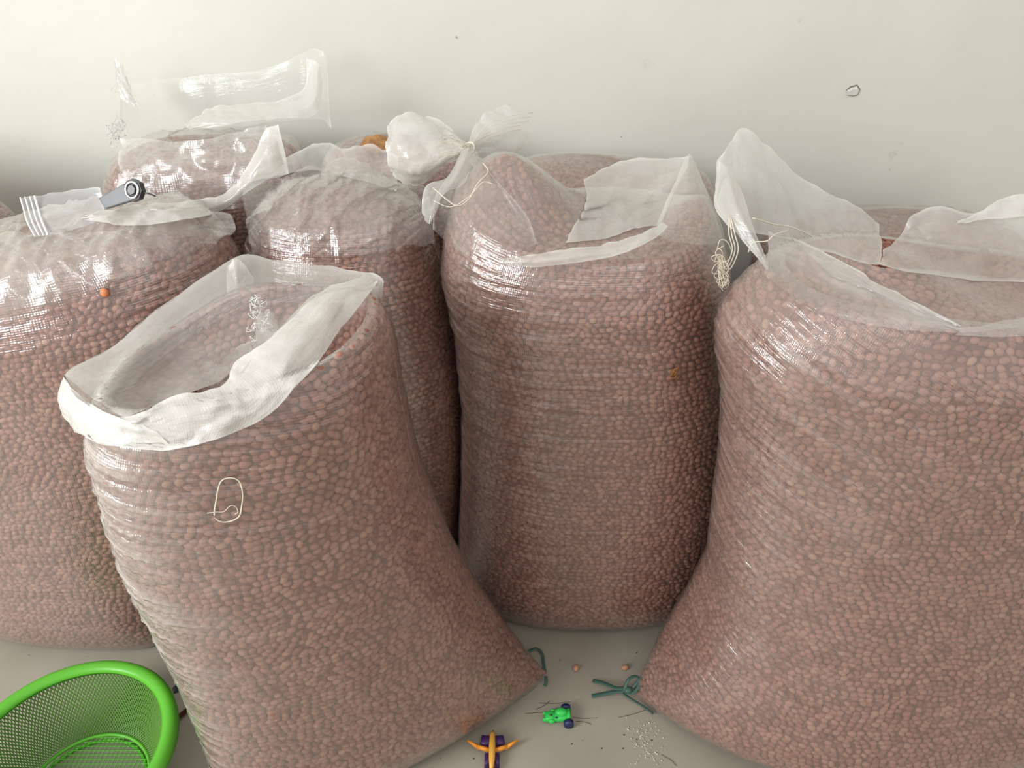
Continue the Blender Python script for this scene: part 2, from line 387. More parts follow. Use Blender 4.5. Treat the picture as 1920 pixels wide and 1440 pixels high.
class Sack:
    """a full sack lofted from its two side profiles; zt = height of the filling, lumps = heaps on top"""
    def __init__(s, left, right, Yc, bf, bb, zt, k=0.0, x0=0.0, tilt=0.0, tilty=0.0, ears=(0, 0), n=2.5, dome=.03, lumps=(), shoulder=.2, sh0=.86, earz=.10, flare=0.0):
        s.Yc, s.bf, s.bb, s.zt, s.k, s.tilt, s.tilty, s.ears, s.n, s.dome, s.lumps, s.shoulder, s.sh0, s.earz = Yc, bf, bb, zt, k, tilt, tilty, ears, n, dome, lumps, shoulder, sh0, earz
        s.flare = flare
        lp = np.array([P(u, v, Yc, k, x0) for u, v in left]); rp = np.array([P(u, v, Yc, k, x0) for u, v in right])
        lp = lp[np.argsort(lp[:, 2])]; rp = rp[np.argsort(rp[:, 2])]
        zz = np.linspace(0, 1.2, 121)
        ker = np.exp(-(np.arange(-5, 6)/2.2)**2); ker /= ker.sum()
        def sm(a):
            return np.convolve(np.concatenate([2*a[0]-a[5:0:-1], a, [a[-1]]*5]), ker, 'valid')
        s.zz = zz; s.xl = sm(np.interp(zz, lp[:, 2], lp[:, 0])); s.xr = sm(np.interp(zz, rp[:, 2], rp[:, 0]))
        s.xc = .5*(np.interp(zt*.5, zz, s.xl)+np.interp(zt*.5, zz, s.xr)); s.x0 = x0
    def grid(s, nt=80, nth=120, cap=24, off=0.0, t0=0.0, capto=0.0):
        th = np.linspace(0, 2*np.pi, nth, endpoint=False); c = np.cos(th); sn = np.sin(th)
        rows = []
        def section(t, shrink=1.0):
            z = np.full(nth, t*s.zt)
            xl = np.interp(z, s.zz, s.xl); xr = np.interp(z, s.zz, s.xr)
            e = np.exp(-(z/s.earz)**1.3)
            nn = s.n - np.where(c > 0, s.ears[1], s.ears[0])*e
            X = np.where(c > 0, xr-s.xc, s.xc-xl)*np.abs(c)**(2/nn)*np.sign(c)
            rb = .13; zr = np.minimum(z, rb)
            prof = .72+.28*np.sqrt(np.clip(1-((rb-zr)/rb)**2, 0, 1))
            prof = prof*(1+.05*np.sin(np.pi*np.clip(z/s.zt, 0, 1)*1.0))
            B = np.where(sn > 0, s.bb, s.bf*(1+s.flare*np.exp(-(z/.3)**2)))*prof
            # the bag is flatter towards a pulled-out corner
            Yy = B*np.abs(sn)**(2/nn)*np.sign(sn)
            return X*shrink, Yy*shrink, z
        for t in np.linspace(t0, 1, nt):
            q = max(0, (t-s.sh0)/(1-s.sh0)); shr = 1-s.shoulder*q**2.2
            rows.append(section(t, shr))
        X1, Y1, Z1 = rows[-1]
        hgt = []
        for i in range(1, cap+1):
            r = 1-(1-capto)*i/cap
            rows.append((X1*r, Y1*r, Z1+s.dome*(1-r*r)**.8))
        g = np.zeros((len(rows), nth, 3))
        for i, (X, Yy, z) in enumerate(rows):
            x = s.xc+X; y0 = Yy
            zf = z/s.zt
            w = np.clip(zf, 0, 1.2)**2
            zz = z + w*(s.tilt*X + s.tilty*Yy)
            if zf.min() > .6:
                for (lx, ly, hh, sg) in s.lumps:
                    zz = zz + hh*np.exp(-((X-lx)**2+(Yy-ly)**2)/(2*sg*sg))*np.clip((zf-.6)/.4, 0, 1)**2
            g[i, :, 0] = x; g[i, :, 1] = s.Yc + s.k*(x-s.x0) + y0; g[i, :, 2] = zz
        if off:
            n = grid_normals(g, True); cen = np.array([s.xc, s.Yc, s.zt*.5])
            fl = np.sign(np.sum(n*(g-cen), axis=2, keepdims=True)); fl[fl == 0] = 1
            n = n*fl
            if capto == 0: n[-3:] = (0, 0, 1)
            g = g+n*off
        return g, th
    def build(s, label, group=None, film_cap=True, haze=.0, slackl=1.0, seed=1, hi=True, capcr=.012, name='peanut_sack', hazefn=None, streak=.0046, side=.0, wslope=0.0, m=None):
        nt, nth = (90, 130) if hi else (50, 80)
        root = thing(name, label, 'sack', (s.xc, float(s.Yc+s.k*(s.xc-s.x0)), 0), group or 'peanut sacks standing along the wall')
        s.root = root
        g, th = s.grid(nt, nth, 18)
        g[:, :, 2] = np.maximum(g[:, :, 2], .007)
        vs = g.reshape(-1, 3); fs = grid_faces(len(g), nth, True)
        pp, ro, sl_ = lay_nuts(g, seed=seed)
        pp[:, 2] = np.maximum(pp[:, 2], .006)
        nb = len(vs); zr = np.zeros((nb, 3))
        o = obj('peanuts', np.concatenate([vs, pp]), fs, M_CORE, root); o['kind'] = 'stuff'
        for an_, arr, typ in (('rot', np.concatenate([zr, ro]), 'FLOAT_VECTOR'), ('scl', np.concatenate([zr, sl_]), 'FLOAT_VECTOR')):
            at = o.data.attributes.new(an_, typ, 'POINT'); at.data.foreach_set('vector', arr.astype(np.float32).ravel())
        at = o.data.attributes.new('nut', 'BOOLEAN', 'POINT'); at.data.foreach_set('value', np.arange(nb+len(pp)) >= nb)
        mod = o.modifiers.new('peanuts', 'NODES'); mod.node_group = NG
        # film around them
        nt, nth = (240, 260) if hi else (110, 140)
        g, th = s.grid(nt, nth, 60 if film_cap else 6, off=.0065, t0=0, capto=0 if film_cap else .93)
        nr = len(g)
        girth = np.linalg.norm(np.diff(np.concatenate([g[nt//2], g[nt//2][:1]]), axis=0), axis=1).sum()
        U = np.repeat((th/(2*np.pi)*girth)[None, :], nr, 0)
        rowlen = np.concatenate([[0], np.cumsum(np.linalg.norm(np.diff(g[:, nth*3//4], axis=0), axis=1))])
        V = np.repeat(rowlen[:, None], nth, 1)
        left = np.clip(-np.cos(th-.55), 0, 1)**1.2     # the side with slack film
        right = np.clip(np.cos(th+.3), 0, 1)**2*.5
        zn = np.clip(g[:, :, 2]/s.zt, 0, 1.1)
        slack = (left*slackl+right*.7+.12)[None, :]*np.clip(.35+zn*.9, 0, 1)
        n = grid_normals(g, True)
        fl = np.sign(np.sum(n*(g-np.array([s.xc, s.Yc, s.zt*.5])), axis=2, keepdims=True)); fl[fl == 0] = 1; n = n*fl
        D = g[:, :, 0]*wslope
        st = ridged(U*5+seed*3, (V+D)*105+seed, seed, 2)
        wb = np.clip(np.minimum(np.arange(nth), nth-1-np.arange(nth))/8, 0, 1)[None, :]
        d = streak*st*slack*wb
        iscap = np.clip((np.arange(nr)-nt*.93)/(nt*.07), 0, 1)[:, None]
        if film_cap:
            cp = ridged(g[:, :, 0]*26+seed*5, g[:, :, 1]*11+g[:, :, 0]*6+seed, seed+20, 3) + .7*ridged(g[:, :, 0]*9+seed*2, g[:, :, 1]*5-g[:, :, 0]*4, seed+31, 2)
            fade = np.clip((nr-1-np.arange(nr))/8, 0, 1)[:, None]
            d = d*(1-iscap) + capcr*cp*iscap*(0.15+.85*fade)
        if not film_cap: d = d*np.clip((nr-1-np.arange(nr))/10, 0, 1)[:, None]
        g = g + n*d[:, :, None]
        g[:, :, 2] = np.maximum(g[:, :, 2], .001)
        hz = np.full((nr, nth), haze) + slack*.07
        if film_cap: hz = hz + iscap*.05
        hz = hz + side*(np.clip(-np.cos(th-.35), 0, 1)**3)[None, :]*(.35+1.1*st)*np.clip(zn*1.5+.2, 0, 1)  # bright highlights on the left flank, painted in as extra white haze
        if hazefn is not None: hz = hz + hazefn(g)
        vv = g.reshape(-1, 3); ff = grid_faces(nr, nth, True)
        if film_cap: s.bvh = BVHTree.FromPolygons([Vector(p) for p in vv], ff)
        else:
            g2, _ = s.grid(nt, nth, 30, off=.0075); top = g2[nt-2:].reshape(-1, 3)
            s.bvh = BVHTree.FromPolygons([Vector(p) for p in vv]+[Vector(p) for p in top], ff+[tuple(q+len(vv) for q in f) for f in grid_faces(32, nth, True)])
        if not film_cap: hz = hz*np.clip((nr-1-np.arange(nr))/8, 0, 1)[:, None]
        obj('plastic_bag', vv, ff, m or M_FILM, root,
            uv=np.stack([U, V+D], 2).reshape(-1, 2), attrs={'haze': hz.ravel(), 'slack': (slack*np.ones_like(U)).ravel()})
        return root

# ------------------------------------------------------------ setting
WALL_Y = 1.90
def wall_material():
    m, nt, out = mat('painted_plaster'); L = nt.links.new
    b = nd(nt, 'ShaderNodeBsdfPrincipled'); b.inputs['Roughness'].default_value = .5; b.inputs['Specular IOR Level'].default_value = .3
    tc = nd(nt, 'ShaderNodeTexCoord')
    n1 = nd(nt, 'ShaderNodeTexNoise'); n1.inputs['Scale'].default_value = 2.2; n1.inputs['Detail'].default_value = 5
    L(tc.outputs['Object'], n1.inputs['Vector'])
    cr_ = nd(nt, 'ShaderNodeValToRGB'); e = cr_.color_ramp.elements
    e[0].position = .3; e[0].color = (.67, .675, .60, 1); e[1].position = .7; e[1].color = (.72, .725, .65, 1)
    L(n1.outputs['Fac'], cr_.inputs[0])
    prev = cr_.outputs[0]
    # small dirt spots and the scuff that the wall carries
    for (u, v, r, col, dens) in ((856, 70, .004, (.25, .24, .2), 1), (1165, 256, .003, (.35, .34, .3), 1), (1212, 120, .02, (.62, .61, .52), .5),
                                 (1675, 290, .016, (.55, .56, .44), .6), (1668, 318, .004, (.45, .45, .36), .8), (1690, 270, .009, (.60, .60, .48), .6),
                                 (1500, 40, .006, (.5, .5, .44), .5), (290, 180, .004, (.55, .55, .5), .6), (20, 420, .0, (.5, .5, .5), 0)):
        if not r: continue
        p = P(u, v, WALL_Y)
        vd = nd(nt, 'ShaderNodeVectorMath', operation='DISTANCE'); L(tc.outputs['Object'], vd.inputs[0]); vd.inputs[1].default_value = tuple(p)
        nz = nd(nt, 'ShaderNodeTexNoise'); nz.inputs['Scale'].default_value = 120; nz.inputs['Detail'].default_value = 3; L(tc.outputs['Object'], nz.inputs['Vector'])
        ad = nd(nt, 'ShaderNodeMath', operation='MULTIPLY_ADD'); L(nz.outputs['Fac'], ad.inputs[0]); ad.inputs[1].default_value = r*3; L(vd.outputs['Value'], ad.inputs[2])
        mr = nd(nt, 'ShaderNodeMapRange'); L(ad.outputs[0], mr.inputs[0]); mr.inputs[1].default_value = r*2.4; mr.inputs[2].default_value = r*1.6; mr.inputs[3].default_value = 0; mr.inputs[4].default_value = dens
        mx = nd(nt, 'ShaderNodeMix', data_type='RGBA'); L(mr.outputs[0], mx.inputs[0]); L(prev, mx.inputs[6]); mx.inputs[7].default_value = (*col, 1)
        prev = mx.outputs[2]
    L(prev, b.inputs['Base Color'])
    n2 = nd(nt, 'ShaderNodeTexNoise'); n2.inputs['Scale'].default_value = 6; n2.inputs['Detail'].default_value = 7; L(tc.outputs['Object'], n2.inputs['Vector'])
    bp = nd(nt, 'ShaderNodeBump'); bp.inputs['Distance'].default_value = .004; L(n2.outputs['Fac'], bp.inputs['Height']); L(bp.outputs[0], b.inputs['Normal'])
    L(b.outputs[0], out.inputs[0]); return m
def floor_material():
    m, nt, out = mat('pale_floor_tile'); L = nt.links.new
    b = nd(nt, 'ShaderNodeBsdfPrincipled'); b.inputs['Roughness'].default_value = .38; b.inputs['Specular IOR Level'].default_value = .4
    tc = nd(nt, 'ShaderNodeTexCoord')
    n1 = nd(nt, 'ShaderNodeTexNoise'); n1.inputs['Scale'].default_value = 5; n1.inputs['Detail'].default_value = 8
    L(tc.outputs['Object'], n1.inputs['Vector'])
    cr_ = nd(nt, 'ShaderNodeValToRGB'); e = cr_.color_ramp.elements
    e[0].position = .3; e[0].color = (.33, .295, .235, 1); e[1].position = .7; e[1].color = (.40, .365, .30, 1)
    L(n1.outputs['Fac'], cr_.inputs[0])
    # grit
    n3 = nd(nt, 'ShaderNodeTexNoise'); n3.inputs['Scale'].default_value = 85; n3.inputs['Detail'].default_value = 1; L(tc.outputs['Object'], n3.inputs['Vector'])
    mr = nd(nt, 'ShaderNodeMapRange'); L(n3.outputs['Fac'], mr.inputs[0]); mr.inputs[1].default_value = .76; mr.inputs[2].default_value = .80; mr.inputs[4].default_value = .6
    mx = nd(nt, 'ShaderNodeMix', data_type='RGBA'); L(mr.outputs[0], mx.inputs[0]); L(cr_.outputs[0], mx.inputs[6]); mx.inputs[7].default_value = (.16, .13, .10, 1)
    L(mx.outputs[2], b.inputs['Base Color'])
    L(b.outputs[0], out.inputs[0]); return m
o = obj('wall_back', [(-4, WALL_Y, 0), (4, WALL_Y, 0), (4, WALL_Y, 2.8), (-4, WALL_Y, 2.8), (-4, WALL_Y+.15, 0), (4, WALL_Y+.15, 0), (4, WALL_Y+.15, 2.8), (-4, WALL_Y+.15, 2.8)],
        [(0, 1, 2, 3), (4, 7, 6, 5), (0, 4, 5, 1), (1, 5, 6, 2), (2, 6, 7, 3), (3, 7, 4, 0)], wall_material(), smooth=False); o['kind'] = 'structure'
o = obj('floor', [(-4, -2.5, 0), (4, -2.5, 0), (4, WALL_Y, 0), (-4, WALL_Y, 0), (-4, -2.5, -.1), (4, -2.5, -.1), (4, WALL_Y, -.1), (-4, WALL_Y, -.1)],
        [(0, 1, 2, 3), (4, 7, 6, 5), (0, 4, 5, 1), (1, 5, 6, 2), (2, 6, 7, 3), (3, 7, 4, 0)], floor_material(), smooth=False); o['kind'] = 'structure'

# ------------------------------------------------------------ sacks
#SACKS
# A: the front sack, mouth open and rolled outward
A = Sack(left=[(208, 800), (226, 880), (258, 985), (296, 1065), (340, 1155), (378, 1250), (405, 1330), (420, 1400), (426, 1440)],
         right=[(708, 530), (725, 620), (745, 760), (778, 900), (838, 1045), (890, 1130), (950, 1205), (1020, 1264)],
         Yc=.86, bf=.155, bb=.15, zt=.87, k=.33, x0=-.27, tilt=.10, tilty=0, ears=(.2, 1.15), dome=-.11,
         lumps=[(-.05, .10, .03, .05)], shoulder=.12, sh0=.9)
A.build('front sack of pink peanuts with wide-open mouth and rolled-out film collar, green basket beside it', film_cap=False, seed=2, side=.6, slackl=1.3, wslope=.25)
rim = [(716, 535, .98), (694, 511, 1.03), (600, 497, 1.04), (520, 488, 1.04), (445, 482, 1.02), (320, 562, .95), (205, 655, .87), (119, 705, .79), (232, 782, .70), (415, 725, .73), (500, 640, .79), (600, 548, .88)]
# inner root of the mouth, down at the filling
root_in = [(700, 640, .96), (640, 640, 1.02), (560, 650, 1.03), (500, 670, 1.02), (440, 690, 1.00), (340, 740, .93), (250, 790, .86), (185, 815, .80), (260, 850, .70), (420, 800, .72), (540, 740, .78), (640, 660, .88)]
sheet('bag_mouth', [[(*p, .42) for p in rim], [((a[0]+b[0])/2+6, (a[1]+b[1])/2, (a[2]+b[2])/2+.005, .22 if i < 5 else .42) for i, (a, b) in enumerate(zip(rim, root_in))], [(*p, .1) for p in root_in]],
      A.root, crumple=.006, sc=(22, 6), edge=(.3, 0, 0, 0), closed=True, seed=3)
sheet('inner_liner', [
    [(119, 705, .79, .5), (205, 655, .87, .45), (320, 562, .95, .4), (445, 482, 1.02, .3), (520, 488, 1.04, .3), (600, 497, 1.04, .3), (694, 511, 1.03, .3)],
    [(170, 745, .76, .5), (270, 700, .83, .4), (360, 640, .88, .28), (450, 590, .93, .25), (520, 570, .95, .25), (590, 550, .97, .25), (680, 530, 1.0, .3)],
    [(235, 785, .73, .5), (320, 750, .76, .4), (400, 720, .79, .3), (445, 690, .83, .25), (510, 650, .86, .3), (590, 570, .92, .3), (670, 535, .98, .3)]],
    A.root, crumple=.006, sc=(10, 14), seed=9, drape=A, lift=.003)
# the front lip rolled outward
sheet('rolled_collar', [
    [(119, 706, .785), (160, 750, .74), (232, 782, .70), (330, 742, .71), (415, 722, .73), (440, 680, .76), (500, 640, .79), (600, 548, .88), (694, 511, 1.0)],
    [(112, 745, .765), (165, 790, .71), (250, 815, .68), (350, 790, .68), (440, 770, .695), (500, 720, .73), (560, 650, .78), (640, 565, .88), (700, 520, .99)],
    [(122, 780, .76), (175, 822, .70), (290, 842, .67), (350, 838, .665), (420, 815, .68), (510, 770, .72), (585, 690, .78), (655, 595, .88), (708, 530, .98)]],
    A.root, haze=.78, crumple=.010, sc=(16, 20), edge=(.25, .25, 0, 0), seed=5, drape=A)
# roll at the left corner under the lip
sheet('rolled_collar', [
    [(119, 706, .785), (135, 740, .74), (200, 778, .705), (290, 805, .69)],
    [(116, 750, .765), (140, 792, .72), (210, 822, .69), (330, 838, .67)],
    [(130, 790, .77), (150, 815, .73), (225, 838, .695), (400, 822, .685)]],
    A.root, haze=.88, crumple=.008, sc=(30, 40), edge=(.1, .2, 0, 0), seed=8, drape=A)
# fold of the inner film standing at the back, and crumpled liner
sheet('inner_fold', [
    [(425, 500, 1.0), (447, 486, 1.005), (475, 520, 1.0)],
    [(428, 580, .99), (444, 570, .96), (470, 590, .99)],
    [(430, 700, .96), (442, 690, .93), (468, 690, .96)]], A.root, haze=.35, crumple=.004, sc=(50, 10), edge=(0, 0, .2, .2), seed=4)
sheet('inner_fold', [
    [(462, 560, .98), (485, 545, .97), (520, 575, .97)],
    [(445, 620, .95), (480, 610, .93), (520, 620, .92)],
    [(440, 690, .93), (470, 680, .90), (500, 665, .88)]], A.root, haze=.5, crumple=.008, sc=(60, 60), edge=(.2, 0, .2, .2), seed=6)
sheet('inner_fold', [
    [(335, 735, .86), (370, 680, .88), (420, 665, .90), (470, 640, .91)],
    [(350, 760, .83), (395, 715, .84), (430, 700, .85), (480, 680, .87)],
    [(340, 780, .80), (400, 760, .80), (440, 740, .81), (490, 700, .84)]], A.root, haze=.22, crumple=.012, sc=(34, 34), edge=(.3, 0, 0, 0), seed=7)

# B: left sack
B = Sack(left=[(-60, 480), (-75, 600), (-85, 760), (-75, 950), (-40, 1080), (0, 1150)],
         right=[(444, 395), (454, 470), (452, 600), (450, 800), (440, 950), (430, 1060), (400, 1110)],
         Yc=1.20, bf=.20, bb=.17, zt=.845, tilt=.19, dome=.03, shoulder=.22, sh0=.85)
B.build('leftmost large sack of peanuts behind the green basket, crumpled film over its top', film_cap=True, seed=11, capcr=.018, side=.2,
        hazefn=lambda g: .05*np.clip((-.62-g[:, :, 0])/.15, 0, 1)+.24*np.clip((g[:, :, 2]-.80-.35*(g[:, :, 0]+.76))/.03, 0, 1))
sheet('bag_flap', [
    [(158, 403, 1.40), (240, 386, 1.41), (330, 378, 1.42), (405, 370, 1.42), (450, 335, 1.43), (478, 285, 1.44), (497, 242, 1.45), (520, 233, 1.45)],
    [(150, 410, 1.38), (245, 402, 1.38), (335, 394, 1.39), (408, 382, 1.40), (455, 350, 1.41), (490, 305, 1.42), (512, 285, 1.43), (533, 280, 1.44)],
    [(165, 416, 1.39), (250, 423, 1.38), (340, 412, 1.39), (412, 396, 1.40), (462, 362, 1.41), (500, 338, 1.42), (525, 332, 1.43), (542, 326, 1.44)]],
    B.root, haze=.62, crumple=.006, sc=(18, 30), edge=(.25, .2, .2, .2), seed=12, drape=B, lift=.022)
sheet('gathered_film', [
    [(-70, 450, 1.34), (10, 438, 1.34), (100, 432, 1.34), (190, 420, 1.34), (280, 408, 1.34), (360, 400, 1.34), (430, 398, 1.34)],
    [(-70, 500, 1.2), (10, 490, 1.2), (100, 480, 1.2), (190, 462, 1.2), (280, 445, 1.2), (360, 430, 1.2), (440, 420, 1.2)],
    [(-70, 590, 1.1, 0), (10, 580, 1.1, 0), (100, 550, 1.1, 0), (190, 520, 1.1, 0), (280, 490, 1.1, 0), (360, 465, 1.1, 0), (445, 435, 1.1, 0)]],
    B.root, haze=.06, crumple=.022, sc=(17, 4), edge=(.1, 0, 0, 0), seed=15, drape=B, skew=-.4, sub=14)

# C: sack behind the front one
Cs = Sack(left=[(456, 340), (472, 470), (490, 600), (540, 800), (600, 1000)],
          right=[(806, 350), (812, 450), (838, 560), (864, 680), (872, 800), (868, 920), (850, 1020)],
          Yc=1.35, bf=.17, bb=.14, zt=.865, tilt=-.02, dome=.05, shoulder=.2, sh0=.84)
Cs.build('shadowed sack of peanuts standing behind the front sack, its film gathered in folds on top', seed=21, capcr=.010, hazefn=lambda g: .08*np.clip((g[:, :, 2]-.845)/.02, 0, 1))
sheet('bag_flap', [
    [(470, 320, 1.44), (535, 300, 1.45), (590, 268, 1.46), (645, 278, 1.45), (700, 272, 1.46), (745, 290, 1.44)],
    [(460, 345, 1.40), (530, 330, 1.41), (590, 320, 1.42), (640, 330, 1.40), (700, 345, 1.40), (745, 360, 1.38)]],
    Cs.root, haze=.30, crumple=.012, sc=(26, 16), edge=(.3, 0, 0, 0), seed=22, drape=Cs)
sheet('film_fold', [
    [(458, 345, 1.42), (530, 328, 1.42), (600, 305, 1.42), (660, 300, 1.42), (730, 325, 1.42), (800, 345, 1.40)],
    [(456, 385, 1.33), (530, 370, 1.33), (600, 355, 1.33), (660, 355, 1.33), (730, 370, 1.33), (808, 380, 1.32)],
    [(462, 425, 1.24), (530, 420, 1.24), (600, 410, 1.24), (660, 410, 1.24), (730, 415, 1.24), (812, 420, 1.24)],
    [(472, 465, 1.19, 0), (530, 476, 1.19, 0), (600, 480, 1.18, 0), (660, 476, 1.18, 0), (730, 470, 1.18, 0), (815, 455, 1.19, 0)]],
    Cs.root, haze=.12, crumple=.032, sc=(20, 4), edge=(.1, 0, 0, 0), seed=24, drape=Cs, skew=.7, sub=16)
# D: centre sack
Ds = Sack(left=[(818, 385), (836, 500), (862, 620), (874, 740), (872, 880), (866, 1000), (880, 1080)],
          right=[(1333, 380), (1350, 500), (1356, 600), (1366, 720), (1366, 850), (1352, 950), (1342, 1040), (1325, 1080)],
          Yc=1.25, bf=.20, bb=.17, zt=.872, tilt=.03, dome=.0, shoulder=.14, sh0=.88,
          lumps=[(-.19, .0, .12, .07), (-.02, .05, .02, .08), (.17, 0, .035, .05)])
Ds.build('central upright sack of peanuts, mouth half open, film knotted at one upper corner', seed=31, film_cap=True, side=.10, capcr=.004, slackl=1.0)
# gathered neck of film rising to the knot, and the film above the knot
K0 = (880, 278, 1.30)
sheet('knotted_film', [
    [(868, 282, 1.30), (876, 276, 1.28), (884, 276, 1.28), (892, 284, 1.30)],
    [(842, 325, 1.27), (868, 310, 1.22), (900, 312, 1.22), (930, 335, 1.27)],
    [(812, 375, 1.24, .1), (850, 380, 1.15, .1), (930, 372, 1.15, .1), (985, 400, 1.24, .12)],
    [(815, 430, 1.20, 0), (860, 470, 1.075, 0), (940, 480, 1.06, 0), (1008, 455, 1.16, 0)]],
    Ds.root, haze=.16, crumple=.008, sc=(36, 6), edge=(0, 0, .4, .25), seed=32, drape=Ds)
sheet('knotted_film', [
    [(727, 235, 1.36), (745, 215, 1.37), (790, 210, 1.38), (835, 228, 1.37), (872, 262, 1.33)],
    [(722, 270, 1.31), (758, 262, 1.30), (800, 258, 1.30), (845, 262, 1.31), (878, 272, 1.31)],
    [(728, 310, 1.31), (765, 318, 1.28), (805, 312, 1.28), (850, 290, 1.29), (880, 280, 1.30)],
    [(738, 325, 1.33), (770, 350, 1.33), (800, 340, 1.33), (848, 308, 1.31), (882, 284, 1.30)]],
    Ds.root, haze=.6, crumple=.018, sc=(14, 16), edge=(.3, .1, .3, 0), seed=33)
sheet('knotted_film', [
    [(872, 272, 1.31), (882, 245, 1.33), (905, 215, 1.36), (945, 195, 1.40)],
    [(876, 276, 1.29), (900, 258, 1.30), (935, 240, 1.33), (985, 222, 1.38)],
    [(880, 282, 1.30), (910, 278, 1.31), (950, 268, 1.34), (995, 262, 1.38)],
    [(880, 290, 1.30), (905, 298, 1.31), (935, 305, 1.33), (960, 310, 1.36)]],
    Ds.root, haze=.28, crumple=.012, sc=(20, 26), edge=(.2, .1, 0, .1), seed=34)
sheet('knotted_film', [
    [(884, 286, 1.29), (915, 300, 1.29), (955, 312, 1.30), (985, 345, 1.31), (1000, 375, 1.31), (1030, 372, 1.32), (1078, 395, 1.33)],
    [(882, 296, 1.27), (908, 318, 1.27), (942, 345, 1.27), (968, 378, 1.27), (1005, 400, 1.27), (1040, 410, 1.28), (1075, 430, 1.29)],
    [(878, 300, 1.27), (900, 330, 1.26), (935, 368, 1.25), (975, 400, 1.24), (1010, 430, 1.24), (1040, 452, 1.24), (1062, 462, 1.25)]],
    Ds.root, haze=.55, crumple=.006, sc=(16, 16), edge=(.2, .25, 0, .2), seed=35)
sheet('knotted_film', [
    [(868, 285, 1.29), (880, 280, 1.27), (890, 286, 1.29)],
    [(840, 335, 1.25), (858, 330, 1.22), (872, 340, 1.25)],
    [(800, 350, 1.22), (822, 375, 1.19), (834, 360, 1.22)],
    [(792, 400, 1.20), (805, 420, 1.17), (815, 400, 1.19)]],
    Ds.root, haze=.40, crumple=.006, sc=(50, 10), edge=(0, 0, .2, .2), seed=36, drape=Ds)
# back flap folded over the half-open mouth
sheet('bag_flap', [
    [(1094, 338, 1.40), (1130, 316, 1.41), (1180, 300, 1.42), (1240, 296, 1.42), (1292, 292, 1.40)],
    [(1100, 370, 1.36), (1140, 352, 1.36), (1190, 340, 1.37), (1240, 334, 1.37), (1285, 320, 1.37)],
    [(1090, 405, 1.30), (1125, 400, 1.29), (1170, 385, 1.30), (1215, 378, 1.31), (1262, 365, 1.33)],
    [(1060, 455, 1.22), (1115, 455, 1.19), (1165, 440, 1.20), (1205, 425, 1.22), (1240, 420, 1.25)]],
    Ds.root, haze=.50, crumple=.010, sc=(12, 26), edge=(.35, .1, .35, 0), seed=37, drape=Ds)
# the peak at the right corner
sheet('bag_flap', [
    [(1288, 292, 1.37), (1293, 289, 1.36), (1300, 292, 1.36), (1304, 300, 1.36)],
    [(1265, 345, 1.28), (1285, 345, 1.24), (1308, 345, 1.25), (1322, 350, 1.28)],
    [(1240, 400, 1.20, .3), (1275, 405, 1.16, .2), (1320, 400, 1.17, .15), (1345, 400, 1.24, .1)],
    [(1228, 440, 1.11, .1), (1268, 455, 1.07, 0), (1325, 460, 1.11, 0), (1360, 450, 1.22, 0)]],
    Ds.root, haze=.40, crumple=.005, sc=(26, 8), edge=(.2, 0, .25, .15), seed=38, drape=Ds)
# front hem rolled over
sheet('rolled_collar', [
    [(940, 484, 1.07), (985, 478, 1.065), (1040, 470, 1.06), (1100, 462, 1.06), (1160, 450, 1.065), (1215, 432, 1.08), (1243, 418, 1.11)],
    [(935, 492, 1.05), (985, 490, 1.04), (1040, 484, 1.035), (1100, 475, 1.035), (1160, 464, 1.04), (1220, 440, 1.055), (1248, 421, 1.09)],
    [(948, 500, 1.055), (990, 503, 1.04), (1040, 498, 1.035), (1100, 490, 1.03), (1165, 476, 1.035), (1225, 448, 1.05), (1253, 425, 1.08)]],
    Ds.root, haze=.48, crumple=.004, sc=(14, 20), edge=(.3, .1, .3, 0), seed=39, drape=Ds)

# E: right sack
E = Sack(left=[(1352, 540), (1352, 640), (1368, 760), (1364, 860), (1350, 960), (1338, 1070), (1296, 1150), (1238, 1230), (1196, 1290), (1194, 1310)],
         right=[(2080, 560), (2110, 800), (2100, 1000), (2060, 1200), (2010, 1300)],
         Yc=.97, bf=.20, bb=.17, flare=.42, zt=.905, k=.12, x0=.60, tilt=-.02, dome=.0, ears=(1.15, .2), shoulder=.15, sh0=.88,
         lumps=[(-.22, .0, .03, .07), (.05, .02, -.06, .12)])
E.build('rightmost sack of peanuts, open at the top, green strap tied round its bottom corner', seed=41, film_cap=False, side=.10, slackl=1.1, wslope=.5)
sheet('bag_flap', [
    [(1350, 300, 1.078), (1372, 268, 1.094), (1396, 240, 1.110), (1450, 285, 1.134), (1520, 342, 1.150), (1580, 372, 1.158), (1622, 395, 1.162), (1650, 420, 1.162)],
    [(1342, 345, 1.066), (1375, 340, 1.078), (1420, 335, 1.094), (1470, 365, 1.114), (1525, 395, 1.130), (1580, 410, 1.142), (1620, 430, 1.146), (1652, 460, 1.146)],
    [(1342, 385, 1.058), (1378, 400, 1.066), (1430, 405, 1.078), (1480, 425, 1.094), (1535, 450, 1.110), (1580, 460, 1.122), (1615, 475, 1.130), (1648, 492, 1.134)],
    [(1362, 415, 1.050), (1385, 432, 1.058), (1430, 440, 1.066), (1480, 450, 1.078), (1540, 470, 1.094), (1585, 485, 1.106), (1615, 495, 1.114), (1645, 500, 1.122)]],
    E.root, haze=.40, crumple=.008, sc=(12, 12), edge=(.25, .1, .35, .2), seed=42, drape=E)
